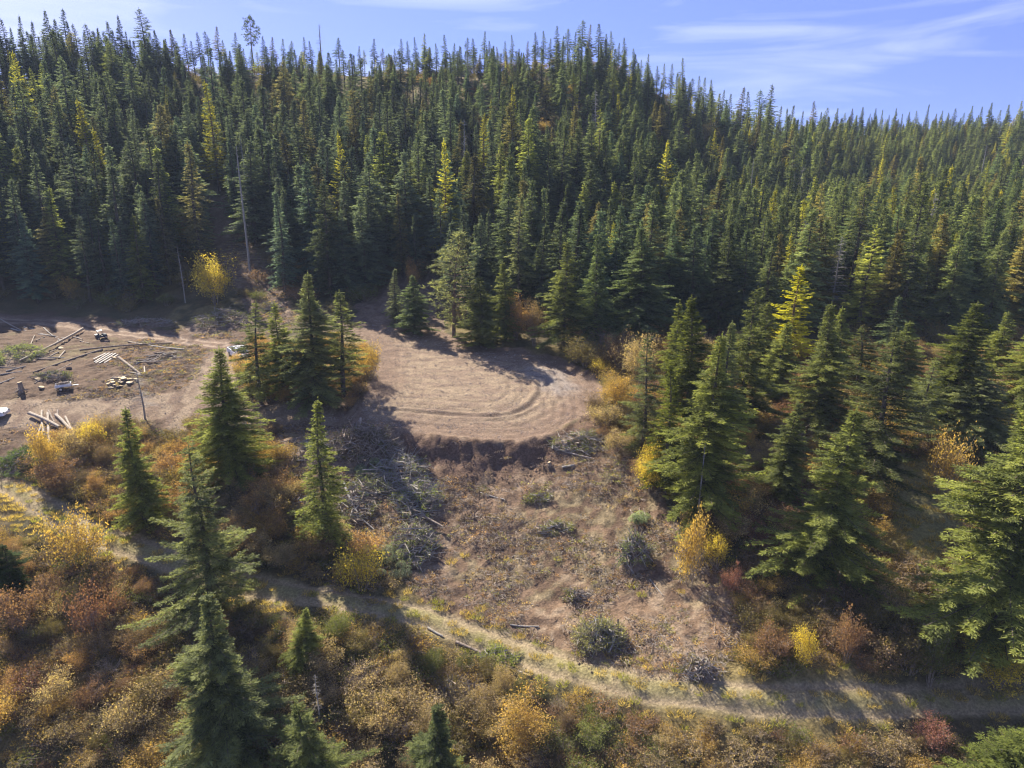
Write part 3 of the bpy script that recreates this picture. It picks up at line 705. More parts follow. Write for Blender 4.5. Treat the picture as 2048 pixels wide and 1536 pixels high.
# firs and snags with hidden feet: given by treetop and distance
feat2 = [
 ('larch', 1, 1298, 375, 45, YG, 150, 'larch_tree', 'left one of the two yellow-green larches high behind the gravel pad'),
 ('larch', 0, 1318, 385, 40, YG, 151, 'larch_tree', 'right one of the two yellow-green larches high behind the gravel pad'),
 ('larch', 0, 2003, 378, 52, (.30, .29, .04), 165, 'larch_tree', 'yellow larch near the right edge on the far wooded slope'),
 ('larch', 1, 2044, 380, 40, (.28, .27, .04), 168, 'larch_tree', 'yellow larch cut by the right edge beside another larch'),
 ('larch', 1, 1914, 372, 26, YG, 195, 'larch_tree', 'narrow yellow larch left of the pair at the right edge'),
 ('larch', 0, 1980, 318, 28, YG, 225, 'larch_tree', 'small yellowish larch high on the slope near the right edge'),
 ('larch', 1, 1622, 240, 18, YG, 250, 'larch_tree', 'tiny yellow-green larch just under the right skyline'),
 ('larch', 0, 863, 192, 20, (.12, .17, .035), 222, 'larch_tree', 'tiny light green larch high on the hill above the pad'),
 ('pine', 1, 497, 30, 28, (.05, .07, .03), 246, 'pine_tree', 'lone tall pine with a tufted top and bare trunk on the skyline'),
 ('snag', 1, 638, 47, 22, G1, 255, 'dead_tree', 'tall bare snag standing above the ridge against the sky'),
 ('snag', 2, 1508, 315, 8, G1, 185, 'dead_tree', 'pale straight snag in the middle of the right far slope'),
 ('snag', 0, 1222, 525, 8, G1, 165, 'dead_tree', 'thin snag hidden among the dark firs behind the pad'),
 ('snag', 0, 1518, 485, 14, G1, 145, 'dead_tree', 'grey snag with crossed limbs left of and above the big yellow larch'),
 ('snag', 2, 473, 290, 10, G1, 141, 'dead_tree', 'very tall thin bare-stemmed snag beside the open gully'),
 ('snag', 0, 355, 490, 14, G1, 130, 'dead_tree', 'bare snag in front of the ivy-dark fir left of the gully'),
 ('snag', 2, 1410, 880, 8, G1, 61, 'dead_tree', 'thin pale dead pole in front of the big double-looking fir mass'),
 ('snag', 1, 630, 1345, 40, G1, 44, 'dead_tree', 'small grey branching snag poking up behind the pale spiky-limbed fir'),
]
for kind, v, px, py, wpx, tint, Yd, nm, lab in feat2:
    tree_at(kind, v, px, py, py, wpx, tint, nm, lab, 'tree', Yd=Yd)

# the skyline row
SKY = [(3, 35), (20, 52), (35, 28), (62, 40), (90, 17), (105, 34), (120, 15), (135, 40), (148, 45), (172, 45), (192, 52), (213, 40), (225, 58), (235, 28), (250, 60), (278, 13), (295, 62), (312, 58), (330, 75), (345, 57), (368, 65), (382, 80), (395, 62), (410, 60), (430, 50), (446, 78), (468, 62), (485, 95), (525, 70), (542, 72), (565, 75), (582, 80), (606, 72), (620, 80), (675, 73), (697, 118), (718, 90), (727, 98), (746, 75), (765, 95), (776, 105), (788, 96), (802, 75), (815, 80), (829, 72), (847, 65), (858, 92), (872, 85), (890, 67), (907, 85), (918, 90), (935, 73), (947, 75), (968, 60), (980, 80), (995, 92), (1010, 80), (1024, 68), (1038, 96), (1055, 80), (1072, 62), (1087, 60), (1100, 75), (1114, 50), (1126, 70), (1137, 55), (1150, 62), (1166, 38), (1180, 46), (1200, 45), (1212, 66), (1224, 60), (1238, 84), (1250, 73), (1268, 95), (1282, 118), (1296, 106), (1316, 130), (1330, 125), (1345, 125), (1368, 113), (1385, 155), (1398, 150), (1411, 152), (1425, 157), (1447, 178), (1463, 185), (1485, 172), (1497, 180), (1521, 177), (1544, 167), (1561, 210), (1575, 215), (1587, 208), (1606, 220), (1631, 200), (1643, 222), (1655, 213), (1675, 215), (1690, 224), (1705, 215), (1727, 212), (1740, 226), (1752, 215), (1765, 218), (1780, 228), (1793, 215), (1806, 226), (1820, 222), (1835, 220), (1858, 207), (1872, 226), (1885, 220), (1898, 224), (1912, 215), (1928, 224), (1945, 210), (1965, 212), (1985, 203), (2002, 218), (2020, 207), (2045, 200)]
RY = ([0, 300, 600, 1150, 1300, 1450, 1550, 2048], [214, 234, 254, 249, 252, 274, 322, 328])
ORD = ['', 'first', 'second', 'third', 'fourth', 'fifth', 'sixth', 'seventh', 'eighth', 'ninth', 'tenth', 'eleventh', 'twelfth', 'thirteenth', 'fourteenth', 'fifteenth', 'sixteenth', 'seventeenth', 'eighteenth', 'nineteenth', 'twentieth']
TENS = {20: 'twenty', 30: 'thirty', 40: 'forty', 50: 'fifty'}
def ordinal(k):
    if k <= 20: return ORD[k]
    return TENS[k // 10 * 10] + '-' + ORD[k % 10] if k % 10 else {30: 'thirtieth', 40: 'fortieth', 50: 'fiftieth'}[k]
SKYENV = [float(np.median([q[1] for q in SKY[max(0, i_ - 3):i_ + 4]])) + 12 for i_ in range(len(SKY))]
pend = []                                      # (kind, var, loc, hs, ws, tint, pxtop, pytop, sizepx, zone)
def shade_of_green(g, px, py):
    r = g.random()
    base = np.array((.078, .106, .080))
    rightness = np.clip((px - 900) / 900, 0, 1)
    base = base * (1 + .3 * rightness) * np.array((1 + .12 * rightness, 1 + .04 * rightness, 1 - .25 * rightness))  # lighter sunlit right, darker hazy left: hillside light put into needle tint
    if px < 1000 and 280 < py < 640: base = base * np.array((1.12, 1.12, 1.3)) if r < .7 else base  # bluish backlit sheen of the mid-left slope put into needle tint
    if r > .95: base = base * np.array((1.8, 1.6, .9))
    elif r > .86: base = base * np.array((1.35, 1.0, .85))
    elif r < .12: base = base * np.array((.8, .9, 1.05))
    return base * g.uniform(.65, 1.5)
g = np.random.default_rng(5)
for px, py in SKY:
    Yd = float(np.interp(px, *RY)) + g.uniform(-6, 2)
    x = P(px, py, Yd)[0]; b = float(ground(x, Yd)); h = P(px, py, Yd)[2] - b
    if h < 4: h = 4 + 4 * g.random()
    kind = 'tall' if 360 < px < 1560 else g.choice(['tall', 'fir', 'slim'])
    v = int(g.integers(0, 4)); pr = PR[kind][v % len(PR[kind])]
    wd = g.uniform(.17, .24) * h if kind != 'slim' else .15 * h
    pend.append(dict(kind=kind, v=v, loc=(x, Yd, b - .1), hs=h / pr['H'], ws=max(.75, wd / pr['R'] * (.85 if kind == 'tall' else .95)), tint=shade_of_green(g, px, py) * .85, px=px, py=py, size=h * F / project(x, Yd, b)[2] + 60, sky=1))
# the wooded hillside
def visible_forest(px, py, x, y):
    f = np.ones(px.shape, bool)
    edge = np.interp(px, [-300, 0, 330, 380, 400, 470, 560, 600, 700, 745, 770, 870, 900, 1000, 1150, 1250, 1300, 1450, 1560, 2048, 2400], [600, 605, 612, 560, 545, 560, 600, 605, 615, 590, 560, 560, 630, 640, 660, 655, 650, 680, 700, 690, 690])
    f &= py < edge
    f &= ~inpoly(px, py, [(480, 640), (425, 550), (405, 450), (395, 380), (430, 380), (500, 480), (570, 590), (600, 640)])
    f &= ~inpoly(px, py, [(640, 150), (760, 150), (740, 172), (650, 172)])
    return f
def jitter_grid(x0, x1, y0, y1, s, g):
    a, b = np.meshgrid(np.arange(x0, x1, s), np.arange(y0, y1, s), indexing='ij')
    a = a + (np.arange(a.shape[1]) % 2 * .5 * s)[None]
    return (a + g.uniform(-.4, .4, a.shape) * s).ravel(), (b + g.uniform(-.4, .4, a.shape) * s).ravel()
x, y = jitter_grid(-330, 330, 108, 345, 4.25, g)
yr = np.interp(project(x, y, ground(x, y))[0], *RY)
hh = ground(x, y); px, py, dd = project(x, y, hh)
k = visible_forest(px, py, x, y) & (px > -350) & (px < 2400) & (y < yr - np.where((px > 360) & (px < 1560), 9, -4))
k &= g.random(len(x)) < np.where(vnoise(x, y, 13, 3) > .22, .93, .5)
x, y, hh, px, py, dd = (q[k] for q in (x, y, hh, px, py, dd))
hn = vnoise(x, y, 16, 4)
for i in range(len(x)):
    h = (7.5 + 7.0 * hn[i] + g.normal(0, 3.2) + 5.5 * (dd[i] < 170)) * (.95 + .12 * (px[i] < 900) * (py[i] > 250) )
    h = float(np.clip(h * (1.15 if px[i] < 350 and py[i] < 300 else 1), 5, 24))
    cap = float(np.interp(px[i], [q[0] for q in SKY], SKYENV)) + 16 * g.random()
    h = max(3.0, min(h, P(px[i], cap, y[i])[2] - hh[i]))
    r = g.random()
    if px[i] > 1150: kind = 'fir' if r < .62 else ('slim' if r < .85 else ('tall' if r < .93 else 'openfir'))
    elif py[i] < 260: kind = 'fir' if r < .4 else ('tall' if r < .65 else 'slim')
    else: kind = 'slim' if r < .6 else ('fir' if r < .86 else 'tall')
    r2 = g.random(); special_tint = None
    if r2 < (.055 if px[i] > 950 else .012): kind = 'larch'; special_tint = np.array((.30, .31, .06)) * g.uniform(.6, 1.2)
    elif r2 > .975: kind = 'snag'
    v = int(g.integers(0, 4)); pr = PR[kind][v % len(PR[kind])]
    ws = {'larch': .13, 'snag': .055, 'fir': .19, 'slim': .145, 'tall': .145, 'openfir': .18}[kind] * 1.42 * h / pr['R'] * g.uniform(.85, 1.2)
    tp = project(x[i], y[i], hh[i] + h)
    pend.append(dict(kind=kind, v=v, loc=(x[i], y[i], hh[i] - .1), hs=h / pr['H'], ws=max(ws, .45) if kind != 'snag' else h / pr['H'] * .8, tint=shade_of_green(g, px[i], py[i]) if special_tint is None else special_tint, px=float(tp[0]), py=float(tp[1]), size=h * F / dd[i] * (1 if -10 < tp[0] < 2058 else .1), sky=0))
N_FEAT = sum(1 for q in feat if q[7] == FT)
# a treetop hidden behind nearer crowns is not one of those that show: coarse depth test
zb = np.full((int(2700 / 6) + 1, int(1600 / 6) + 1), 1e9)
order = sorted(range(len(pend)), key=lambda i: pend[i]['loc'][1])
for i in order:
    q = pend[i]; d = project(*q['loc'])[2]; hpx = q['size'] - 60 * q['sky']
    wpx = q['ws'] * PR[q['kind']][q['v'] % len(PR[q['kind']])]['R'] * F / d
    c0 = int((q['px'] + 320) / 6); top = int(max(0, q['py']) / 6); hits = tot = 0
    for r in range(top, int(min(1590, q['py'] + hpx) / 6)):
        f = (r * 6 - q['py']) / hpx; w_ = int(wpx * f * .75 / 6)
        for c in range(max(0, c0 - w_), min(450, c0 + w_ + 1)):
            tot += 1
            if zb[c, r] > 1e8: hits += 1; zb[c, r] = d
    q['show'] = hits * (1 if -8 < q['px'] < 2056 else .15)
rank = sorted(range(len(pend)), key=lambda i: -pend[i]['show'])
for q in pend: q['own'] = False
for i in rank[:300 - N_FEAT]: pend[i]['own'] = True
# labels: bands of the hillside, counted from the left
bands = {}
for q in pend:
    if not q['own']: continue
    if q['sky']:
        zone = 'on the skyline before the lone pine' if q['px'] < 497 else ('on the skyline between pine and snag' if q['px'] < 638 else ('on the skyline past the ridge snag' if q['px'] < 1024 else ('on the hilltop skyline' if q['px'] < 1300 else ('on the descending skyline' if q['px'] < 1560 else 'on the low right skyline'))))
    else:
        colz = 'above the log landing' if q['px'] < 380 else ('above the open gully' if q['px'] < 700 else ('above the gravel pad' if q['px'] < 1150 else ('left of the larch' if q['px'] < 1575 else 'right of the larch')))
        rowz = 'high up' if q['py'] < 210 else ('upper slope' if q['py'] < 330 else ('lower slope' if q['py'] < 450 else 'hill foot'))
        zone = rowz + ' ' + colz
    q['zone'] = zone; bands.setdefault(zone, []).append(q)
noun = {'larch': ('larch_tree', 'larch'), 'snag': ('dead_tree', 'snag')}
desc = {'larch': 'yellow-green', 'snag': 'leafless grey', 'fir': 'broad', 'slim': 'slender', 'tall': 'bare-stemmed', 'openfir': 'open-limbed'}
for zone, L_ in bands.items():
    L_.sort(key=lambda q: q['px'])
    for i, q in enumerate(L_):
        lum = q['tint'][1]
        tone = 'light' if lum > .145 else ('dark' if lum < .10 else 'mid-green')
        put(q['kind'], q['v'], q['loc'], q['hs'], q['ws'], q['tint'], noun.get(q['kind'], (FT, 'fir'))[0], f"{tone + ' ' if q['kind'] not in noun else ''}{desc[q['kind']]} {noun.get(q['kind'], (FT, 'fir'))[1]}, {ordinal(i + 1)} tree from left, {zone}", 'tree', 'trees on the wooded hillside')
rest = [q for q in pend if not q['own']]
kinds = ['fir', 'slim', 'tall', 'openfir', 'larch', 'snag']; protos, pid = [], {}
for kd in kinds:
    for v, p in enumerate(PR[kd]):
        mb = bpy.data.meshes.new('x'); bpy.data.meshes.remove(mb)
        # crown and trunk joined for the far wood
        me1, me2 = p['crown'], p['trunk']
        def arr(me):
            V = np.empty(len(me.vertices) * 3, np.float32); me.vertices.foreach_get('co', V)
            li = np.empty(len(me.loops), np.int32); me.loops.foreach_get('vertex_index', li)
            lt = np.empty(len(me.polygons), np.int32); me.polygons.foreach_get('loop_total', lt)
            va = np.empty(len(me.polygons), np.float32); me.attributes['var'].data.foreach_get('value', va)
            return V.reshape(-1, 3), li, lt, va
        V1, l1, t1, a1 = arr(me1); V2, l2, t2, a2 = arr(me2)
        F1, F2 = l1.reshape(-1, 4), l2.reshape(-1, 4)
        j_ = mesh_from('far_conifer', np.vstack([V1, V2]), np.vstack([F1, F2 + len(V1)]), [me1.materials[0], me2.materials[0]], np.r_[a1, a2], np.r_[np.zeros(len(F1)), np.ones(len(F2))])
        pid[(kd, v)] = len(protos); protos.append(j_)
scatter('forest', protos, [q['loc'] for q in rest], [pid[(q['kind'], q['v'] % len(PR[q['kind']]))] for q in rest],
        [(0, 0, a) for a in g.uniform(0, 6.28, len(rest))], [(q['ws'], q['ws'], q['hs']) for q in rest], [q['tint'] for q in rest],
        kind='stuff', label='dense far conifer forest filling the hillside between the nearer firs', category='forest')
print('conifers', len(pend), 'own', len(pend) - len(rest))

# ------------------------------------------------------------------ shrubs
PAL = dict(olive=(.18, .155, .065), gold=(.37, .27, .095), yellow=(.50, .42, .08), orange=(.32, .21, .105), rust=(.23, .145, .095), red=(.18, .10, .08), green=(.13, .155, .05), tan=(.34, .28, .17), brown=(.18, .135, .09), pink=(.25, .13, .12), silver=(.30, .30, .24))
CW = dict(olive='olive', gold='golden', yellow='bright yellow', orange='orange', rust='rusty brown', red='dark red', green='green', tan='straw-coloured', brown='brown', pink='pinkish red', silver='silvery')
ZONES_PX = dict(
 upper_left=[(40, 975), (80, 900), (170, 872), (300, 872), (545, 872), (575, 940), (610, 1000), (640, 1060), (700, 1090), (800, 1180), (720, 1188), (560, 1165), (400, 1122), (260, 1072), (150, 1030), (90, 990)],
 right=[(1200, 850), (1185, 740), (1120, 705), (1160, 670), (1260, 650), (1460, 700), (2150, 700), (2150, 1376), (1500, 1376), (1440, 1360), (1500, 1250), (1450, 1130), (1350, 1010), (1275, 905)],
 clump=[(500, 700), (560, 690), (745, 700), (748, 745), (725, 800), (500, 795), (480, 740)])
def zone_of(px, py, x, y):
    r = segdist(x, y, ROAD)
    rid = np.interp(px, [q[0] for q in RPX], [q[1] for q in RPX])
    z_ = np.full(px.shape, '', object)
    z_[(py > rid) & (r > 2.5) & (py < 1700)] = 'fore'
    for k_, poly in ZONES_PX.items(): z_[inpoly(px, py, poly) & (r > 1.9)] = k_
    z_[inpoly(px, py, GRASSR)] = ''
    z_[inpoly(px, py, [(-60, 985), (30, 1010), (120, 1060), (160, 1075), (60, 1080), (-60, 1060)])] = ''
    z_[pad_sd(x, y) < .6] = ''
    return z_
RPX = [(-60, 955), (20, 968), (75, 1005), (150, 1050), (260, 1092), (400, 1142), (560, 1182), (700, 1203), (850, 1232), (1000, 1290), (1150, 1338), (1300, 1376), (1500, 1397), (1750, 1402), (2130, 1388)]
def pick_colour(g, px, py, zn, n):
    """colour families come in drifts"""
    if zn == 'fore':
        if px < 330 and 1150 < py < 1420: names, pr = ['olive', 'rust', 'tan', 'orange', 'brown', 'red', 'green'], [.24, .18, .16, .10, .14, .10, .08]
        elif px < 450: names, pr = ['olive', 'tan', 'gold', 'green', 'brown', 'orange'], [.28, .24, .16, .12, .13, .07]
        elif px > 1250: names, pr = ['tan', 'gold', 'olive', 'brown', 'orange', 'yellow', 'rust'], [.26, .18, .2, .14, .09, .07, .06]
        else: names, pr = ['olive', 'tan', 'green', 'brown', 'gold', 'rust', 'yellow'], [.30, .22, .18, .12, .10, .05, .03]
    elif zn == 'clump': names, pr = ['orange', 'gold', 'rust', 'olive'], [.4, .3, .15, .15]
    elif zn == 'upper_left': names, pr = ['gold', 'orange', 'tan', 'brown', 'rust', 'olive'], [.24, .2, .16, .16, .1, .14]
    else: names, pr = ['brown', 'olive', 'gold', 'rust', 'tan', 'red', 'orange', 'yellow'], [.2, .2, .14, .12, .14, .06, .08, .06]
    c = np.cumsum(pr) / sum(pr)
    return names[int(min(np.searchsorted(c, (.65 * n + .35 * g.random() * 1.0) if g.random() < .75 else g.random()), len(names) - 1))]
SN = 'autumn_shrub'
special = [   # kind, variant, base px, base py, top py, width px, colour, label
 ('shrub', 1, 722, 1178, 1092, 92, 'yellow', 'bright yellow-green shrub in front of the silvery felled boughs'),
 ('aspen', 0, 1300, 985, 880, 62, 'yellow', 'vivid yellow shrub at the right edge of the cleared slope'),
 ('aspen', 1, 432, 612, 512, 84, 'yellow', 'large bright yellow bush at the mouth of the open gully'),
 ('aspen', 1, 215, 560, 478, 52, 'yellow', 'yellow bush top poking up among dark firs above the landing'),
 ('shrub', 0, 143, 600, 552, 38, 'gold', 'golden bush at the foot of the firs above the landing'),
 ('aspen', 0, 893, 385, 332, 24, 'yellow', 'small yellow bush high among the firs behind the grey-green pine'),
 ('aspen', 1, 1103, 520, 460, 38, 'yellow', 'yellow treetop between firs above the right end of the pad'),
 ('aspen', 0, 975, 480, 435, 34, 'gold', 'golden bush between firs above the pad centre'),
 ('aspen', 1, 372, 500, 425, 48, 'gold', 'golden bush on the left side of the open gully, above the yellow one'),
 ('aspen', 0, 382, 420, 342, 70, 'olive', 'olive shrub mass at the head of the open gully'),
 ('shrub', 3, 590, 235, 200, 18, 'gold', 'small golden bush high on the left hill'),
 ('shrub', 3, 105, 410, 372, 26, 'gold', 'golden bush in the shade of the left hillside firs'),
 ('aspen', 0, 1412, 300, 240, 44, 'olive', 'olive and gold bush below the descending skyline'),
 ('shrub', 3, 1640, 310, 278, 22, 'orange', 'small orange bush high on the right slope'),
 ('aspen', 0, 1032, 680, 588, 66, 'orange', 'tall orange shrub at the back right of the gravel pad'),
 ('aspen', 1, 1068, 690, 600, 50, 'brown', 'tall brownish shrub right of the tall orange one'),
 ('aspen', 0, 700, 570, 505, 44, 'gold', 'golden shrub between the firs left of the haul track'),
 ('aspen', 1, 603, 565, 515, 44, 'tan', 'straw-coloured shrub above the clump of firs'),
 ('aspen', 1, 828, 585, 520, 34, 'orange', 'orange-brown shrub behind the small dense bluish fir'),
 ('bare', 0, 1200, 712, 648, 60, 'brown', 'leafless purplish-grey bush against the dark firs right of the pad'),
 ('aspen', 1, 1170, 735, 672, 92, 'olive', 'dark olive thicket bush at the right rear of the pad'),
 ('aspen', 0, 1235, 745, 655, 70, 'brown', 'brown thicket bush beside the leafless one'),
 ('aspen', 1, 1272, 770, 672, 90, 'tan', 'pale straw-coloured tall bush behind the thin grey-green fir'),
 ('aspen', 0, 1232, 830, 740, 70, 'gold', 'golden upright bush at the right rim of the pad'),
 ('shrub', 2, 1208, 860, 800, 60, 'tan', 'straw-coloured bush where the pad rim meets the slope'),
 ('shrub', 5, 1232, 905, 862, 60, 'tan', 'pale bush below the pad rim beside a rusty one'),
 ('shrub', 3, 1210, 880, 852, 40, 'rust', 'rusty red bush beside the right end of the earth bank'),
 ('shrub', 1, 742, 760, 692, 44, 'gold', 'golden bush touching the left edge of the gravel pad'),
 ('shrub', 2, 1462, 1190, 1125, 40, 'pink', 'pinkish red bush on the right side of the lower cleared slope'),
 ('shrub', 0, 1862, 1490, 1440, 70, 'pink', 'pinkish red bush near the bottom right corner fir'),
 ('shrub', 5, 1995, 1375, 1290, 110, 'yellow', 'yellow bush on the bank at the right edge above the track'),
 ('aspen', 0, 1858, 1370, 1225, 75, 'green', 'tall olive-green upright bush on the bank above the right track'),
 ('shrub', 0, 1602, 1330, 1258, 50, 'yellow', 'yellow bush on the bank right of the cleared slope'),
 ('shrub', 2, 1690, 1330, 1215, 55, 'rust', 'reddish upright bush on the bank above the right track'),
 ('shrub', 1, 190, 1270, 1175, 90, 'red', 'dark red bush left of the large ragged fir'),
 ('shrub', 5, 45, 1270, 1175, 90, 'rust', 'rusty orange bush at the left edge below the short dark fir'),
 ('shrub', 1, 155, 1140, 1030, 105, 'gold', 'large golden bush beside the lower track on the left'),
 ('shrub', 0, 1380, 1170, 1020, 60, 'gold', 'golden bush at the foot of the big fir mass'),
 ('shrub', 5, 1430, 1140, 1065, 50, 'yellow', 'yellow upright bush right of the leaning slash pile'),
 ('shrub', 1, 1880, 985, 870, 100, 'gold', 'golden bush above the grassy strip in the right wood'),
 ('shrub', 2, 905, 1580, 1500, 40, 'yellow', 'yellow bush at the bottom edge right of the pale fir top'),
 ('aspen', 0, 1040, 1500, 1380, 110, 'gold', 'golden bush below the lower track near the middle'),
 ('aspen', 1, 1010, 1390, 1330, 60, 'tan', 'straw-coloured bush below the middle of the lower track'),
 ('shrub', 0, 95, 950, 850, 55, 'gold', 'golden bush growing over the ends of the roadside logs'),
 ('shrub', 5, 190, 905, 845, 50, 'yellow', 'yellow bush right of the roadside logs'),
]
own_shrubs = []
for kd, v, bx, by, ty, wpx, cn_, lab in special:
    b = cast(bx, by); tp = P(bx, ty, b[1])[2]; pr = PR[kd][v % len(PR[kd])]
    h = max(.8, tp - b[2]); d = project(*b)[2]
    put(kd, v, (b[0], b[1], float(gz(b[0], b[1])) - .05), h / pr['H'], max(.3, wpx / F * d / 2 / pr['R'] * .9), np.array(PAL[cn_]), SN if kd != 'aspen' else 'tall_shrub', lab, 'shrub')
    own_shrubs.append((b[0], b[1]))
own_shrubs = np.array(own_shrubs)
g = np.random.default_rng(21)
x, y = jitter_grid(-62, 75, 36, 118, 1.75, g)
hh = gz(x, y); px, py, dd = project(x, y, hh)
k = (px > -120) & (px < 2170) & (py < 1720)
x, y, hh, px, py, dd = (q[k] for q in (x, y, hh, px, py, dd))
zn = zone_of(px + 14 * g.normal(size=len(px)), py + 10 * g.normal(size=len(px)), x, y)
k = (zn != '') & (g.random(len(x)) < np.where(vnoise(x, y, 5, 31) > .3, .95, .6)) & (np.hypot(x[:, None] - own_shrubs[None, :, 0], y[:, None] - own_shrubs[None, :, 1]).min(1) > .9)
x, y, hh, px, py, dd, zn = (q[k] for q in (x, y, hh, px, py, dd, zn))
rd_ = segdist(x, y, ROAD)
dn, sn_ = vnoise(x, y, 6, 33), vnoise(x, y, 4, 35)
cand = []
for i in range(len(x)):
    c = pick_colour(g, px[i], py[i], zn[i], dn[i])
    kd = 'shrub' if g.random() < .84 else ('bare' if g.random() < .6 else 'aspen')
    v = int(g.integers(0, 6)); pr = PR[kd][v % len(PR[kd])]
    sc1 = (.45 + .75 * sn_[i] + g.normal(0, .14)) * (.85 if zn[i] == 'clump' else 1) * (1.05 if zn[i] == 'right' else 1)
    sc1 = float(np.clip(sc1, .3, 1.35)) * (.62 if kd == 'aspen' else 1)
    if zn[i] == 'fore': sc1 = min(sc1, .28 + .16 * (rd_[i] - 2.2))
    sc1 = max(sc1, .22)
    cand.append(dict(kind=kd, v=v, loc=(x[i], y[i], hh[i] - .08), hs=sc1 * g.uniform(.8, 1.15), ws=sc1 * g.uniform(.85, 1.15), c=c, tint=np.array(PAL[c]) * g.uniform(.65, 1.2), px=px[i], py=py[i], zn=zn[i], size=sc1 * F / dd[i] * (1 if -20 < px[i] < 2068 and py[i] < 1560 else .2)))
rank = sorted(range(len(cand)), key=lambda i: -cand[i]['size'])
for q in cand: q['own'] = False
for i in rank[:300 - len(special)]: cand[i]['own'] = True
zones = {}
for q in cand:
    if q['own']:
        if q['zn'] == 'fore':
            a_ = 'at the left edge' if q['px'] < 130 else ('between left edge and broad fir' if q['px'] < 400 else ('around the spiky-limbed fir' if q['px'] < 780 else ('right of the pale fir top' if q['px'] < 1150 else ('below the track mid-right' if q['px'] < 1600 else 'below the track at right'))))
            b_ = 'top row' if q['py'] < 1300 else ('middle row' if q['py'] < 1430 else 'bottom row')
            zz_ = f'{b_} {a_}'
        elif q['zn'] == 'right': zz_ = ('beside the cleared slope' if q['px'] < 1500 else ('around the massive fir' if q['px'] < 1750 else 'near the huge fir')) + (' upslope' if q['py'] < 1000 else (' midslope' if q['py'] < 1200 else ' on the bank'))
        elif q['zn'] == 'clump': zz_ = 'under the fir clump'
        else: zz_ = 'above the lower track, left' if q['px'] < 400 else 'left of the slash windrow'
        zones.setdefault((zz_), []).append(q)
for zz_, L_ in zones.items():
    L_.sort(key=lambda q: q['px'])
    for i, q in enumerate(L_):
        st = 'leafless' if q['kind'] == 'bare' else CW[q['c']]
        put(q['kind'], q['v'], q['loc'], q['hs'], q['ws'], q['tint'], SN, f"{st} shrub, {ordinal(i + 1)} from left, {zz_}", 'shrub', 'autumn shrubs along the lower slopes')
LP = []
for kd in ('shrub', 'bare', 'aspen'):
    for p in PR[kd]:
        V1, l1, t1, a1 = arr(p['crown']); V2, l2, t2, a2 = arr(p['trunk'])
        F1, F2 = l1.reshape(-1, 4), l2.reshape(-1, 4)
        LP.append((kd, mesh_from('shrub_mass', np.vstack([V1, V2]), np.vstack([F1, F2 + len(V1)]), [LEAF, TWIG], np.r_[a1, a2], np.r_[np.zeros(len(F1)), np.ones(len(F2))])))
off = {'shrub': 0, 'bare': 6, 'aspen': 8}; cnt = {'shrub': 6, 'bare': 2, 'aspen': 2}
rs = [q for q in cand if not q['own']]
# shrubs under and at the margin of the far wood
x, y = jitter_grid(-300, 300, 100, 330, 5.0, g)
hh = ground(x, y); px, py, dd = project(x, y, hh)
k = visible_forest(px, py - 14, x, y) & (px > -60) & (px < 2110) & (y < np.interp(px, *RY) + 5) & (py < 720)
k |= inpoly(px, py, [(400, 290), (520, 290), (600, 600), (520, 640), (480, 600), (430, 470)]) & (g.random(len(x)) < .75)
edge_ = inpoly(px, py, [(-60, 590), (330, 595), (380, 540), (470, 560), (560, 610), (560, 640), (330, 640), (-60, 628)])
k &= g.random(len(x)) < np.where(edge_, 1.0, .55)
for i in np.where(k)[0]:
    sc1 = g.uniform(.55, 1.35); c = g.choice(['olive', 'brown', 'gold', 'rust', 'orange', 'green'], p=[.3, .27, .12, .08, .06, .17])
    rs.append(dict(kind='shrub', v=int(g.integers(0, 6)), loc=(x[i], y[i], hh[i] - .08), hs=sc1, ws=sc1 * 1.2, tint=np.array(PAL[c]) * .8))
scatter('shrubbery', [p for _, p in LP], [q['loc'] for q in rs], [off[q['kind']] + q['v'] % cnt[q['kind']] for q in rs], [(0, 0, a) for a in g.uniform(0, 6.28, len(rs))],
        [(q['ws'], q['ws'], q['hs']) for q in rs], [q['tint'] for q in rs], kind='stuff', label='smaller and farther autumn brush filling gaps between the shrubs', category='shrubbery')
print('shrubs', len(cand), 'mass', len(rs))

# low ground cover: leafy clumps and grass
def grass_tuft(seed, n=110, R=.45, h=.38, wd=.035):
    g = np.random.default_rng(seed); a = g.random(n) * 6.28; r = R * np.sqrt(g.random(n))
    b = np.stack([np.cos(a) * r, np.sin(a) * r, np.full(n, -.03)], 1)
    d = np.stack([np.cos(a) * .5 + g.normal(0, .35, n), np.sin(a) * .5 + g.normal(0, .35, n), np.ones(n)], 1); d /= np.linalg.norm(d, axis=1, keepdims=True)
    V, Fq, v = kites(b, d, h * g.uniform(.5, 1.3, n), np.full(n, wd), g, g.random(n)); return mesh_from('grass_tuft', V, Fq, [LEAF], v)
UP = [shrub(60 + i, H=.7 + .15 * i, R=.8, nst=7, nleaf=520, leaf=.11, clump=.2) for i in range(3)]
up_meshes = []
for p in UP:
    V1, l1, t1, a1 = arr(p['crown']); V2, l2, t2, a2 = arr(p['trunk']); F1, F2 = l1.reshape(-1, 4), l2.reshape(-1, 4)
    up_meshes.append(mesh_from('low_clump', np.vstack([V1, V2]), np.vstack([F1, F2 + len(V1)]), [LEAF, TWIG], np.r_[a1, a2], np.r_[np.zeros(len(F1)), np.ones(len(F2))]))
tufts = [grass_tuft(70 + i) for i in range(3)]
x, y = jitter_grid(-66, 80, 35, 120, .85, g)
hh = gz(x, y); px, py, dd = project(x, y, hh)
k = (px > -60) & (px < 2110) & (py < 1620)
x, y, hh, px, py = (q[k] for q in (x, y, hh, px, py))
zn = zone_of(px, py, x, y)
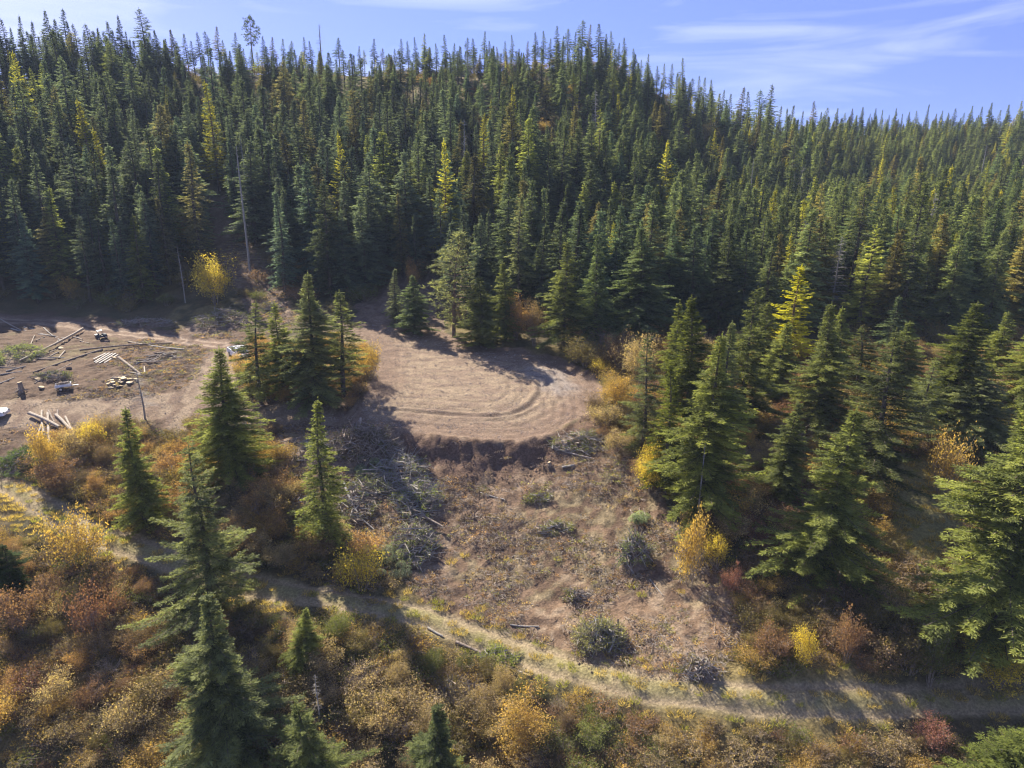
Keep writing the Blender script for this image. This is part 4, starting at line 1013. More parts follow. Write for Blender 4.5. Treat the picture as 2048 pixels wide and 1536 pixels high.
r_ = segdist(x, y, ROAD); gr_ = inpoly(px, py, GRASSR) | inpoly(px, py, MEADOW) | inpoly(px, py, [(-60, 985), (30, 1010), (120, 1060), (160, 1075), (60, 1080), (-60, 1060)])
road_edge = (r_ < 2.4) & ((r_ > 1.25) | (abs(r_) < .4))
wantg = (gr_ & (g.random(len(x)) < .75)) | (road_edge & (g.random(len(x)) < .75)) | ((inpoly(px, py, CLEAR)) & (vnoise(x, y, 3, 91) > .62) & (g.random(len(x)) < .10))
wants = (zn != '') & (g.random(len(x)) < .8)
k = (wantg | wants) & (pad_sd(x, y) > .3) & (py < np.where(r_ < 99, 9999, 0))
x, y, hh, px, py, wants, r_ = (q[k] for q in (x, y, hh, px, py, wants, r_))
cc, ii, ss = [], [], []
gn = vnoise(x, y, 3.5, 95)
for i in range(len(x)):
    if wants[i] and g.random() < .7:
        c = ['olive', 'brown', 'green', 'gold', 'rust', 'tan'][int(min(5, max(0, gn[i] * 6 + g.normal(0, 1))))]
        cc.append(np.array(PAL[c]) * g.uniform(.55, 1.0)); ii.append(int(g.integers(0, 3))); ss.append(g.uniform(.6, 1.35))
    else:
        cc.append(np.array((.40, .33, .14)) * g.uniform(.7, 1.1) if g.random() < .75 else np.array((.22, .24, .06))); ii.append(3 + int(g.integers(0, 3))); ss.append(g.uniform(.5, 1.1))
scatter('undergrowth', up_meshes + tufts, np.c_[x, y, hh], ii, [(0, 0, a) for a in g.uniform(0, 6.28, len(x))], [(s_, s_, s_) for s_ in ss], cc,
        kind='stuff', label='low leafy ground cover and dry grass over the slopes and track verges', category='undergrowth')
print('undergrowth', len(x))

# ------------------------------------------------------------------ felled timber, slash, vehicles
def surf(px, py):
    b = cast(px, py); return np.array([b[0], b[1], float(gz(b[0], b[1]))])
def log_mesh(g, L, r0, r1, m1, bend=.03):
    n = 7; t = np.linspace(0, 1, n)
    pts = np.stack([(t - .5) * L, bend * L * np.sin(t * 3.1) * g.normal() * .5, bend * L * .3 * np.sin(t * 4) * g.normal()], 1)
    mb = MB(); mb.tube(pts, r0 + (r1 - r0) * t + g.normal(0, .05 * r0, n), 9, 0, 1)
    for _ in range(int(L * .8)):
        k_ = g.random(); a_ = g.random() * 6.28; rr = (r0 + (r1 - r0) * k_)
        c = np.array([(k_ - .5) * L, 0, 0]); d = np.array([.3, math.cos(a_), math.sin(a_)])
        mb.tube([c, c + d * (rr + g.uniform(.03, .16))], [.025, .012], 4, 0, 1)
    return mb.mesh('log', [m1, CUT])
def lay(p, q, r0, r1, m1, name, label, cat, group=None, lift=0.0, g=rng):
    r0, r1 = r0 * .8, r1 * .8
    p, q = np.array(p, float), np.array(q, float); p[2] += r0 * .8 + lift; q[2] += r1 * .8 + lift
    d = q - p; L_ = np.linalg.norm(d)
    o = link(name, log_mesh(g, L_, r0, r1, m1), None, (p + q) / 2, label=label, category=cat)
    if group: o['group'] = group
    o.rotation_euler = Vector(d).to_track_quat('X', 'Z').to_euler(); return o
lg = np.random.default_rng(77)
# (x1, y1, x2, y2, thick end radius, thin end radius, material, label)
LOGS = [
 (167, 662, 40, 729, .24, .15, PALEWOOD, 'long thick log slanting across the upper left of the log landing'),
 (205, 700, 66, 745, .20, .12, LOGBARK, 'long log slanting down to the left below the thick landing log'),
 (160, 704, 345, 686, .21, .10, LOGBARK, 'long dark log lying across the middle of the landing'),
 (2, 640, 42, 660, .14, .10, PALEWOOD, 'thin pole at the upper left corner of the landing'),
 (23, 659, 112, 675, .15, .08, DEAD, 'grey pole above the green bough heap on the landing'),
 (48, 655, 158, 674, .15, .08, DEAD, 'highest long grey pole of the landing'),
 (46, 660, 140, 680, .13, .08, DEAD, 'grey pole just under the highest long pole'),
 (88, 658, 130, 686, .11, .07, DEAD, 'thin pole crossing the long grey poles diagonally'),
 (62, 689, 70, 673, .10, .08, PALEWOOD, 'short pale stick right of the green bough heap, standing steeply'),
 (72, 682, 89, 674, .10, .08, PALEWOOD, 'short pale stick between green bough heap and thick log'),
 (110, 691, 117, 681, .09, .07, DEAD, 'short grey stick under the crossing poles'),
 (145, 676, 165, 681, .13, .10, PALEWOOD, 'short pale log right of the thick landing log'),
 (160, 683, 179, 688, .10, .07, PALEWOOD, 'thin pale stick below the blue vehicle'),
 (57, 716, 130, 715, .15, .11, DEAD, 'level grey log crossing under the thick landing log'),
 (75, 719, 112, 720, .15, .12, LOGBARK, 'short dark log just below the level grey log'),
 (117, 715, 130, 703, .15, .13, PALEWOOD, 'short pale log resting at the right end of the level grey log'),
 (100, 712, 118, 706, .14, .12, PALEWOOD, 'stubby pale log above the level grey log'),
 (96, 709, 113, 699, .13, .10, LOGBARK, 'stubby bark-covered log above the stubby pale log'),
 (0, 737, 34, 735, .15, .12, LOGBARK, 'dark log running off the left edge below the green bough heap'),
 (12, 743, 52, 733, .15, .11, DEAD, 'greyish log just right of the dark edge log'),
 (0, 751, 44, 744, .12, .09, DEAD, 'thin grey pole near the left edge under the other edge logs'),
 (0, 768, 30, 756, .12, .09, DEAD, 'thin pole at the left edge beside the upturned stump'),
 (70, 768, 143, 727, .19, .12, LOGBARK, 'dark log leading down to the loaded trailer'),
 (238, 718, 281, 750, .24, .18, LOGBARK, 'thick dark log pointing at the leafless snag'),
 (256, 683, 286, 690, .16, .14, PALEWOOD, 'short pale log above the heaped firewood'),
 (290, 690, 369, 702, .18, .14, DEAD, 'grey log behind the heaped firewood'),
 (222, 757, 282, 751, .13, .09, PALEWOOD, 'thin pale log just above the yellow slab pile'),
 (262, 748, 281, 752, .13, .11, PALEWOOD, 'short pale log touching the thin one above the slab pile'),
 (290, 747, 289, 735, .14, .12, PALEWOOD, 'stub log in front of the heaped firewood'),
 (258, 729, 272, 730, .12, .09, PALEWOOD, 'stick at the left tip of the firewood heap'),
 (272, 730, 311, 716, .13, .09, DEAD, 'long stick leading into the firewood heap'),
 (60, 833, 120, 862, .27, .20, PALEWOOD, 'thick log lying on top of the roadside logs'),
 (84, 823, 88, 868, .18, .15, PALEWOOD, 'leftmost log pointing straight downslope in the roadside pile'),
 (96, 828, 99, 890, .22, .15, PALEWOOD, 'middle log pointing straight downslope in the roadside pile'),
 (84, 850, 73, 896, .17, .13, PALEWOOD, 'log leaning left under the thick roadside log'),
 (73, 890, 38, 948, .12, .06, PALEWOOD, 'slim pole running down to the dark bough heap at left'),
 (88, 855, 90, 876, .14, .12, LOGBARK, 'short log in shadow under the thick roadside log'),
 (112, 832, 141, 864, .26, .20, PALEWOOD, 'thick pale log at the right of the roadside pile'),
 (131, 835, 169, 912, .17, .06, PALEWOOD, 'long tapering pole on the far right of the roadside pile'),
 (97, 822, 109, 846, .15, .12, LOGBARK, 'bark-covered log at the top of the roadside pile'),
 (116, 822, 117, 834, .15, .13, LOGBARK, 'short upright-looking log at the top right of the roadside pile'),
 (108, 903, 110, 917, .09, .07, DEAD, 'short white stick among shrubs below the roadside pile'),
 (704, 890, 738, 925, .22, .15, LOGBARK, 'dark log sliding off the front of the root pile'),
 (742, 888, 806, 914, .25, .17, PALEWOOD, 'thick log sticking out right from the root pile'),
 (767, 904, 784, 926, .18, .14, PALEWOOD, 'short log just right of the root pile, pointing downslope'),
 (787, 935, 809, 940, .14, .10, PALEWOOD, 'pale stick at the top of the slash windrow'),
 (780, 944, 797, 965, .13, .10, PALEWOOD, 'slanting pale pole in the upper windrow'),
 (820, 955, 820, 1012, .17, .13, PALEWOOD, 'straight white pole pointing downslope in the windrow'),
 (812, 1005, 822, 1042, .16, .12, PALEWOOD, 'pale log below the straight white pole'),
 (841, 988, 836, 1020, .15, .11, PALEWOOD, 'pale stick right of the straight white pole'),
 (688, 975, 716, 1036, .16, .11, DEAD, 'grey curved pole left of the windrow'),
 (716, 1036, 748, 1062, .14, .08, DEAD, 'grey pole continuing downslope from the curved one'),
 (786, 980, 814, 998, .11, .08, DEAD, 'thin grey pole crossing the middle of the windrow'),
 (840, 1040, 886, 1066, .18, .13, LOGBARK, 'dark log on the right side of the lower windrow'),
 (847, 1060, 863, 1082, .19, .16, LOGBARK, 'stout dark log with pale butt at the foot of the windrow'),
 (798, 1082, 849, 1082, .09, .06, DEAD, 'level thin pole across the foot of the windrow'),
 (722, 848, 720, 864, .17, .15, PALEWOOD, 'pale stub standing out of the root pile top'),
 (592, 979, 615, 958, .15, .12, PALEWOOD, 'pale log left of the slender lone fir'),
 (534, 893, 602, 877, .18, .13, LOGBARK, 'long log below the shaded road, left of the slender lone fir'),
 (1103, 897, 1188, 921, .16, .11, PALEWOOD, 'long pale log below the brush pile at the pad corner'),
 (1124, 938, 1149, 932, .16, .14, DEAD, 'short grey log on the cleared slope below the pad corner'),
 (855, 1255, 886, 1273, .14, .12, DEAD, 'upper grey log beside the lower track'),
 (912, 1285, 982, 1316, .18, .13, LOGBARK, 'long dark log lying along the lower side of the track'),
 (1010, 1330, 1061, 1356, .12, .08, PALEWOOD, 'pale pole in the grass below the track'),
 (1020, 1252, 1078, 1253, .09, .07, DEAD, 'thin level stick above the track bank'),
 (1300, 1160, 1325, 1190, .09, .05, DEAD, 'thin curved stick on the right of the cleared slope'),
 (960, 985, 1010, 1002, .10, .06, DEAD, 'thin dead branch in the upper cleared slope'),
 (1120, 1040, 1138, 1066, .10, .07, PALEWOOD, 'pale short stick in the middle of the cleared slope'),
 (430, 625, 478, 640, .12, .08, DEAD, 'pale pole sticking out of the brush pile by the gully'),
]
for x1, y1, x2, y2, ra, rb, mm, lab in LOGS:
    lay(surf(x1, y1), surf(x2, y2), ra, rb, mm, 'log', lab, 'log', 'felled logs', lift=.28 if 'on top' in lab or 'long dark log lying across' in lab or lab.startswith('long thick') else (.5 if 'windrow' in lab or 'root pile' in lab or 'straight white pole' in lab else 0), g=lg)
# heaped firewood: every stick its own log
c0 = surf(325, 716)
for i in range(34):
    a_ = lg.random() * 6.28; rr = 2.3 * math.sqrt(lg.random()); hgt = .75 * (1 - rr / 2.6) * lg.random()
    cx, cy = c0[0] + rr * math.cos(a_) * 1.1, c0[1] + rr * math.sin(a_) * 1.3
    th = lg.normal(.6, .6); L_ = lg.uniform(1.1, 2.9); dx, dy = math.cos(th) * L_ / 2, math.sin(th) * L_ / 2
    lay((cx - dx, cy - dy, float(gz(cx - dx, cy - dy)) + hgt), (cx + dx, cy + dy, float(gz(cx + dx, cy + dy)) + hgt), lg.uniform(.07, .13), lg.uniform(.05, .10), [PALEWOOD, LOGBARK, DEAD][i % 3], 'firewood_log', 'weathered stick of wood in the heap right of the slab pile', 'log', 'sticks heaped right of the slab pile', g=lg)
def slab(loc, L_, W_, H_, m1, g):
    mb = MB(); n = 9; a_ = np.arange(n) * 2 * np.pi / n; r = 1 + g.normal(0, .13, n)
    top = np.stack([np.cos(a_) * r * L_ / 2, np.sin(a_) * r * W_ / 2, np.full(n, H_)], 1); bot = top * [1.05, 1.05, 0] ; tt = np.vstack([top, bot, [[0, 0, H_ * 1.04]], [[0, 0, 0]]])
    Fq = [[i, (i + 1) % n, 2 * n, -1] for i in range(n)] + [[n + (i + 1) % n, n + i, 2 * n + 1, -1] for i in range(n)] + [[i, n + i, n + (i + 1) % n, (i + 1) % n] for i in range(n)]
    mb.add(tt, Fq[:n], 0); mb.add(tt, Fq[n:], 1); return mb.mesh('split_wood', [m1, LOGBARK])
c0 = surf(246, 766)
for i in range(26):
    a_ = lg.random() * 6.28; rr = math.sqrt(lg.random())
    cx, cy = c0[0] + rr * math.cos(a_) * 2.1, c0[1] + rr * math.sin(a_) * 2.0
    o = link('split_wood', slab(None, lg.uniform(.5, .95), lg.uniform(.35, .6), lg.uniform(.12, .25), CUT, lg), None, (cx, cy, float(gz(cx, cy)) + .25 * (1 - rr) * lg.random()), label='pale yellow split slab in the slab pile left of the leafless snag', category='wood slab', group='slabs in the pale yellow pile')
    o.rotation_euler = (lg.normal(0, .2), lg.normal(0, .2), lg.random() * 6.28)
for (x_, y_, lab) in [(121, 697, 'pale round disc of wood under the thick landing log'), (128, 749, 'pale cut block above the loaded trailer'), (76, 760, 'small pale block between upturned stump and trailer'), (214, 655 + 30, 'scrap of pale yellow wood below the blue vehicle'), (83, 778, 'light splintered block left of the trailer wheel'), (227, 717, 'small pale chunk at the top end of the thick dark log'), (138, 738, 'pale chunk right of the dark log above the trailer')]:
    p = surf(x_, y_)
    o = link('wood_round', slab(None, .75, .65, .22, CUT, lg), None, p, label=lab, category='wood block'); o.rotation_euler = (.3, .1, lg.random() * 6)
for i, (x1, y1, x2, y2) in enumerate([(188, 722, 212, 707), (189, 726, 219, 706.5), (192, 728.5, 226, 707.5), (199, 728.5, 232, 709), (209, 726.5, 236, 711)]):
    p, q = surf(x1, y1), surf(x2, y2); d = q - p; L_ = np.linalg.norm(d)
    mb = MB(); mb.box((0, 0, 0), (L_, .17, .07)); mb.box((0, 0, -.05), (L_ * .98, .12, .03))
    o = link('milled_board', mb.mesh('milled_board', [BOARD]), None, (p + q) / 2 + [0, 0, .12], label=f'weathered whitish board, {ordinal(i + 1)} from left of five side by side on the landing', category='board', group='whitish boards on the landing')
    o.rotation_euler = Vector(d).to_track_quat('X', 'Z').to_euler()

def stick_pile(px, py, rx, ry, h, n, seed, label, green=0., greenc=(.12, .15, .06), lmax=2.6, lean=.5, name='brush_pile', soilm=True, dens=1.0, grey=.5):
    """a heap of cut limbs over a low mound: limbs, needles and earth are its parts"""
    g = np.random.default_rng(seed); b = surf(px, py); root = bpy.data.objects.new(name, None); COL.objects.link(root); root.location = b
    root['label'] = label; root['category'] = 'brush pile'
    def hz_(u, v): return h * np.exp(-1.6 * ((u / rx) ** 2 + (v / ry) ** 2)) + (float(gz(b[0] + u, b[1] + v)) - b[2])
    st = MB(); fo = []
    for k in range(n):
        a_ = g.random() * 6.28; rr = math.sqrt(g.random()); u, v = rx * rr * math.cos(a_), ry * rr * math.sin(a_)
        L_ = g.uniform(.5, 1) ** 1.5 * lmax; th = a_ + g.normal(0, 1.0); el = g.normal(.12, lean * .5)
        c = np.array([u, v, hz_(u, v) + g.uniform(0, .3)]); d = np.array([math.cos(th) * math.cos(el), math.sin(th) * math.cos(el), math.sin(el)])
        sd_ = g.normal(0, .12, 3) * L_
        pts = [c - d * L_ / 2, c + sd_ * .6, c + d * L_ / 2 + sd_ * .2]
        st.tube(pts, np.array([.045, .032, .012]) * g.uniform(.6, 1.9), 4, 1 if g.random() < grey else 0, None, g.random())
        for _ in range(3):
            e = pts[1] + d * L_ * g.uniform(-.1, .4); st.tube([e, e + g.normal(0, .3, 3)], [.014, .005], 3, 1 if g.random() < grey else 0)
        if g.random() < green:
            m_ = int(46 * dens); t_ = g.uniform(-.45, .5, m_); bb = c + d * (t_ * L_)[:, None] + g.normal(0, .14, (m_, 3)); dd_ = g.normal(size=(m_, 3)) + d * .8; dd_ /= np.linalg.norm(dd_, axis=1, keepdims=True)
            V, Fq, va = kites(bb, dd_, g.uniform(.15, .32, m_), np.full(m_, .055), g, np.clip(g.random() * .5 + g.normal(.25, .15, m_), 0, 1)); fo.append((V, Fq, va))
    link('branches', st.mesh('branches', [TWIG, DEAD]), root)
    if fo:
        fm = MB()
        for V, Fq, va in fo: fm.add(V, Fq, 0, va)
        o = link('boughs', fm.mesh('boughs', [NEEDLE]), root); o['tint'] = [*greenc, 1.0]
    if soilm:
        u, v = np.meshgrid(np.linspace(-1.25, 1.25, 22), np.linspace(-1.25, 1.25, 22), indexing='ij'); uu, vv = u * rx, v * ry
        zz_ = h * .72 * np.exp(-1.9 * (u ** 2 + v ** 2)) + (gz(b[0] + uu, b[1] + vv) - b[2]) - .12 + .25 * (fbm(uu, vv, .7, 3, seed) - .5) * (np.hypot(u, v) < 1.1)
        i, j = np.meshgrid(np.arange(21), np.arange(21), indexing='ij'); Fm = np.stack([i * 22 + j, (i + 1) * 22 + j, (i + 1) * 22 + j + 1, i * 22 + j + 1], -1).reshape(-1, 4)
        link('earth', mesh_from('earth', np.stack([uu, vv, zz_], -1).reshape(-1, 3), Fm, [SOIL], smooth=True), root)
    return root
stick_pile(722, 905, 4.2, 2.4, 2.6, 440, 1, 'big dark root and limb pile at the left front corner of the gravel pad', .14, (.09, .10, .05), 2.6, 1.0, 'root_pile', grey=.12)
stick_pile(640, 905, 3.4, 2.2, 1.2, 150, 2, 'dark tangled brush behind the slender lone fir, left of the root pile', .1, (.08, .10, .05), 2.4)
stick_pile(800, 955, 3.2, 2.8, 1.4, 300, 3, 'top stretch of the slash windrow just below the root pile', .14, (.15, .18, .09), 3.2, grey=.7)
stick_pile(835, 1005, 2.4, 2.8, 1.2, 280, 4, 'green middle stretch of the slash windrow around the white pole', .22, (.16, .20, .09), 3.0, grey=.7)
stick_pile(715, 1010, 1.8, 3.0, .7, 170, 5, 'thin line of grey limbs left of the windrow', .1, (.12, .14, .07), 2.4)
stick_pile(745, 970, 2.2, 2.0, .5, 80, 14, 'scattered limbs between root pile and curved grey pole', .5, (.16, .20, .13), 2.0)
stick_pile(830, 1095, 2.0, 2.6, 1.3, 240, 6, 'green and brown foot of the slash windrow near the track', .22, (.13, .16, .08), 2.8, grey=.6)
stick_pile(1160, 890, 3.3, 1.8, .9, 170, 7, 'flat dark brush pile at the right front corner of the pad', .2, (.11, .13, .06), 2.0)
stick_pile(1268, 1120, 1.5, 1.2, 2.2, 150, 8, 'tepee-shaped slash pile with steep limbs on the right of the cleared slope', .3, (.15, .19, .11), 2.4, 1.9)
stick_pile(1198, 1285, 2.0, 1.4, 1.4, 230, 9, 'rounded heap of drooping cut boughs above the track', .6, (.20, .21, .13), 2.0, 1.4, dens=1.0)
stick_pile(445, 650, 5.5, 3.2, 2.2, 260, 10, 'long dark brush pile between the upper road and the gully mouth', .25, (.09, .11, .05), 3.0)
stick_pile(985, 955 + 370, 2.0, 1.0, .6, 90, 11, 'low green slash beside the long dark log below the track', .8, (.16, .20, .07), 1.5, soilm=False)
stick_pile(905, 1400, 2.2, 1.4, 1.0, 130, 12, 'uprooted grey root tangle below the track near the middle', .05, (.12, .14, .07), 2.0, 1.5)
stick_pile(1075, 1000, 1.5, .7, .3, 45, 13, 'small dark green slash clump in the upper cleared slope', .35, (.15, .17, .075), 1.2, soilm=False)
stick_pile(1105, 1060, 2.1, .8, .3, 70, 15, 'dark green slash clump in the centre of the cleared slope', .35, (.15, .17, .075), 1.3, soilm=False)
stick_pile(1150, 1195, 1.2, .7, .4, 50, 17, 'small tangle of twigs above the heap of drooping boughs', .2, (.12, .13, .06), 1.2)
stick_pile(35, 715, 3.6, 4.2, 1.3, 190, 18, 'green bough heap at the left edge of the log landing', .55, (.16, .20, .11), 2.2, dens=1.2)
stick_pile(45, 930, 2.2, 2.8, 1.2, 130, 19, 'dark green bough heap below the roadside logs', .95, (.07, .11, .05), 2.2, dens=1.3)
stick_pile(290, 650, 5.5, 1.4, .7, 120, 20, 'row of grey limbs along the upper edge of the upper road', .1, (.1, .12, .06), 2.6)
stick_pile(105, 757, 2.6, 1.2, .7, 90, 21, 'brown brush beside the loaded trailer', .2, (.1, .12, .06), 1.6)
stick_pile(540, 620, 2.6, 1.6, .8, 80, 22, 'faint brush pile where the gully meets the firs', .2, (.1, .12, .07), 2.2)
stick_pile(1400, 1345, 1.4, .9, .8, 80, 23, 'root tangle on the bank edge right of the drooping bough heap', .05, (.1, .1, .05), 1.4, 1.3)
stick_pile(610, 1010, 2.2, 1.6, .5, 90, 24, 'reddish dead twigs left of the slender lone fir', .1, (.2, .12, .08), 1.6)
# silvery felled boughs
def bough_heap(px, py, rx, ry, seed, label, tint, ncl=34):
    g = np.random.default_rng(seed); b = surf(px, py); root = bpy.data.objects.new('felled_boughs', None); COL.objects.link(root); root.location = b; root['label'] = label; root['category'] = 'felled boughs'
    fm = MB(); st = MB()
    for k in range(ncl):
        a_ = g.random() * 6.28; rr = math.sqrt(g.random()); u, v = rx * rr * math.cos(a_), ry * rr * math.sin(a_)
        c = np.array([u, v, float(gz(b[0] + u, b[1] + v)) - b[2] + .35 + 1.0 * (1 - rr) * g.random()]); m_ = 260; r = g.uniform(.3, .6)
        q = g.normal(size=(m_, 3)); q /= np.linalg.norm(q, axis=1, keepdims=True); q[:, 2] = abs(q[:, 2]) * .9 - .2
        V, Fq, va = kites(c + q * r * g.uniform(.6, 1, (m_, 1)), q * .7 + np.array([.2, -.5, -.5]), g.uniform(.15, .28, m_), np.full(m_, .05), g, np.clip(.55 + g.normal(0, .2) + g.normal(0, .1, m_), 0, 1)); fm.add(V, Fq, 0, va)
        st.tube([c, c + [g.normal(0, .5), g.uniform(.2, 1.4), g.normal(0, .2)]], [.04, .03], 4)
    link('branches', st.mesh('branches', [TWIG]), root); o = link('boughs', fm.mesh('boughs', [NEEDLE]), root); o['tint'] = [*tint, 1.0]
bough_heap(775, 1125, 2.9, 2.2, 3, 'silvery grey-green felled boughs between the yellow-green shrub and the windrow', (.21, .25, .20))
bough_heap(690, 1120, 1.6, 1.8, 5, 'dark silvery boughs hidden left of the yellow-green shrub', (.13, .155, .13), 22)
bough_heap(1275, 1045, 1.0, .7, 6, 'pale blue-green boughs crowning the tepee-shaped slash pile', (.20, .25, .19), 9)
bough_heap(735, 930, 1.3, 1.6, 7, 'silvery branch tips showing right of the slender lone fir', (.20, .25, .21), 12)
# upturned stump
def stump(px, py, h, r, label, seed):
    g = np.random.default_rng(seed); b = surf(px, py); root = bpy.data.objects.new('tree_stump', None); COL.objects.link(root); root.location = b; root['label'] = label; root['category'] = 'stump'
    mb = MB(); t_ = np.linspace(0, 1, 6); mb.tube(np.stack([.08 * np.sin(t_ * 3), 0 * t_, h * t_ - .1], 1), r * (1.25 - .45 * t_ ** .4), 10, 0, 1); link('trunk', mb.mesh('trunk', [LOGBARK, CUT]), root)
    rt = MB()
    for k in range(16):
        a_ = k * 6.28 / 16 + g.normal(0, .15); L_ = g.uniform(.5, 1.5) * r * 2.2
        rt.tube([[0, 0, .3 * h], [math.cos(a_) * L_ * .6, math.sin(a_) * L_ * .6, .22 * h + g.normal(0, .1)], [math.cos(a_) * L_, math.sin(a_) * L_, g.uniform(-.1, .4)]], [r * .3, r * .16, .02], 5)
    link('roots', rt.mesh('roots', [LOGBARK]), root)
stump(43, 786, 1.5, .34, 'tall upright stump with spreading roots and pale cut top at the left of the landing', 1)
stump(1098, 935, .6, .2, 'small broken stump at the right foot of the earth bank', 2)

# ground litter on the cleared soil
def litter(seed, R=.95, ns=40, nl=90, nc=3):
    g = np.random.default_rng(seed); mb = MB()
    for k in range(ns):
        a_ = g.random() * 6.28; r = R * math.sqrt(g.random()); c = np.array([r * math.cos(a_), r * math.sin(a_), g.uniform(0, .10)]); th = g.random() * 6.28; L_ = g.uniform(.15, .8) ** 1.2; d = np.array([math.cos(th), math.sin(th), g.normal(.05, .2)]) * L_ / 2
        mb.tube([c - d, c + g.normal(0, .04, 3), c + d], [.02, .016, .008], 3, 0 if g.random() < .85 else 3)
    a_ = g.random(nl) * 6.28; r = R * np.sqrt(g.random(nl)); cc_ = g.normal(0, .3, (5, 2))
    b = np.c_[cc_[g.integers(0, 5, nl)] + g.normal(0, .14, (nl, 2)), g.uniform(0, .16, nl)]; d = g.normal(size=(nl, 3)); d[:, 2] *= .4; d /= np.linalg.norm(d, axis=1, keepdims=True)
    V, Fq, va = kites(b, d, g.uniform(.08, .22, nl), g.uniform(.03, .07, nl), g, g.random(nl)); mb.add(V, Fq, 1, va)
    for k in range(nc):
        a_ = g.random() * 6.28; r = R * math.sqrt(g.random()); s_ = g.uniform(.03, .12)
        q = np.array([[1, 0, 0], [0, 1, 0], [-1, 0, 0], [0, -1, 0], [0, 0, 1], [.7, .7, -.3], [-.7, .7, .5], [.6, -.7, .4]]) * s_ * g.uniform(.6, 1.2, (8, 3)) + [r * math.cos(a_), r * math.sin(a_), s_ * .3]
        mb.add(q, [[0, 1, 4, -1], [1, 2, 4, -1], [2, 3, 4, -1], [3, 0, 4, -1], [0, 5, 1, -1], [1, 6, 2, -1], [2, 6, 4, -1], [3, 7, 0, -1], [0, 7, 4, -1], [1, 4, 6, -1]], 2)
    return mb.mesh('litter', [TWIG, LEAF, SOIL, DEAD])
LIT = [litter(200 + i) for i in range(8)] + [litter(220 + i, 1.0, 8, 14, 40) for i in range(3)]
g = np.random.default_rng(55)
x, y = jitter_grid(-60, 45, 44, 165, .72, g); hh = gz(x, y); px, py, dd = project(x, y, hh)
jx_, jy_ = px + g.normal(0, 12, len(px)), py + g.normal(0, 8, len(px))
cl = inpoly(jx_, jy_, CLEAR); la = inpoly(jx_, jy_, LAND) & (segdist(x, y, SPUR) > 3.0) & (segdist(x, y, SPUR2) > 3.6) & (segdist(x, y, UPROAD) > 1.9); gu = inpoly(jx_, jy_, GULLY) | inpoly(jx_, jy_, [(560, 930), (620, 1000), (700, 1090), (800, 1180), (700, 1190), (560, 1100), (530, 960)])
dn = fbm(x, y, 4, 2, 300)
k = (cl & (g.random(len(x)) < np.clip((dn - .30) * 3.2, .12, .95))) | (la & (g.random(len(x)) < np.clip((dn - .35) * 3, .05, .7))) | (gu & (g.random(len(x)) < .7))
bk = (pad_sd(x, y) > .1) & (pad_sd(x, y) < 4) & (y < 86) & (x > -18); k = (k & ~bk) | (bk & (g.random(len(x)) < .22))
k &= (pad_sd(x, y) > .1) & (segdist(x, y, SPUR2) > 3.2)
x, y, hh, dn = x[k], y[k], hh[k], dn[k]
tn = [np.array([(.36, .29, .17), (.24, .20, .11), (.26, .27, .11), (.36, .24, .14), (.22, .15, .09)][int(g.integers(0, 5))]) * g.uniform(.7, 1.3) for _ in x]
bk = bk[k]; idx = [int(g.integers(0, 8)) if g.random() < (.12 if b_ else .93) else 8 + int(g.integers(0, 3)) for b_ in bk]
scatter('slash_litter', LIT, np.c_[x, y, hh - .02], idx, np.c_[np.zeros(len(x)), np.zeros(len(x)), g.uniform(0, 6.28, len(x))], np.repeat(g.uniform(.5, 1.25, (len(x), 1)), 3, 1), tn, kind='stuff', label='twigs, clods and torn greenery strewn over the cleared ground', category='slash litter')
# gravel on the pad and road
def stones(seed, n=26, R=.8):
    g = np.random.default_rng(seed); mb = MB()
    for k in range(n):
        a_ = g.random() * 6.28; r = R * math.sqrt(g.random()); s_ = g.uniform(.025, .075)
        q = np.array([[1, 0, 0], [0, 1, 0], [-1, 0, 0], [0, -1, 0], [0, 0, 1]]) * s_ * g.uniform(.6, 1.3, (5, 3)) + [r * math.cos(a_), r * math.sin(a_), .01]
        mb.add(q, [[0, 1, 4, -1], [1, 2, 4, -1], [2, 3, 4, -1], [3, 0, 4, -1]], 0)
    return mb.mesh('stones', [STONE])
STONE = plainmat('gravel_stone', (.24, .19, .15), (.42, .36, .31), 3, .9, .2)
ST = [stones(400 + i) for i in range(4)]
x, y = jitter_grid(-70, 20, 74, 125, 1.1, g); sdp = pad_sd(x, y); sp_ = np.minimum(segdist(x, y, SPUR), segdist(x, y, SPUR2))
k = ((sdp < -1) & (g.random(len(x)) < .8)) | ((sp_ < 3.2) & (g.random(len(x)) < .6)); x, y = x[k], y[k]; n_ = len(x)
scatter('gravel', ST, np.c_[x, y, gz(x, y)], g.integers(0, 4, n_), np.c_[np.zeros(n_), np.zeros(n_), g.uniform(0, 6.28, n_)], np.repeat(g.uniform(.6, 1.2, (n_, 1)), 3, 1), np.ones((n_, 3)) * .3, kind='stuff', label='loose gravel over the pad and the dirt road', category='gravel')

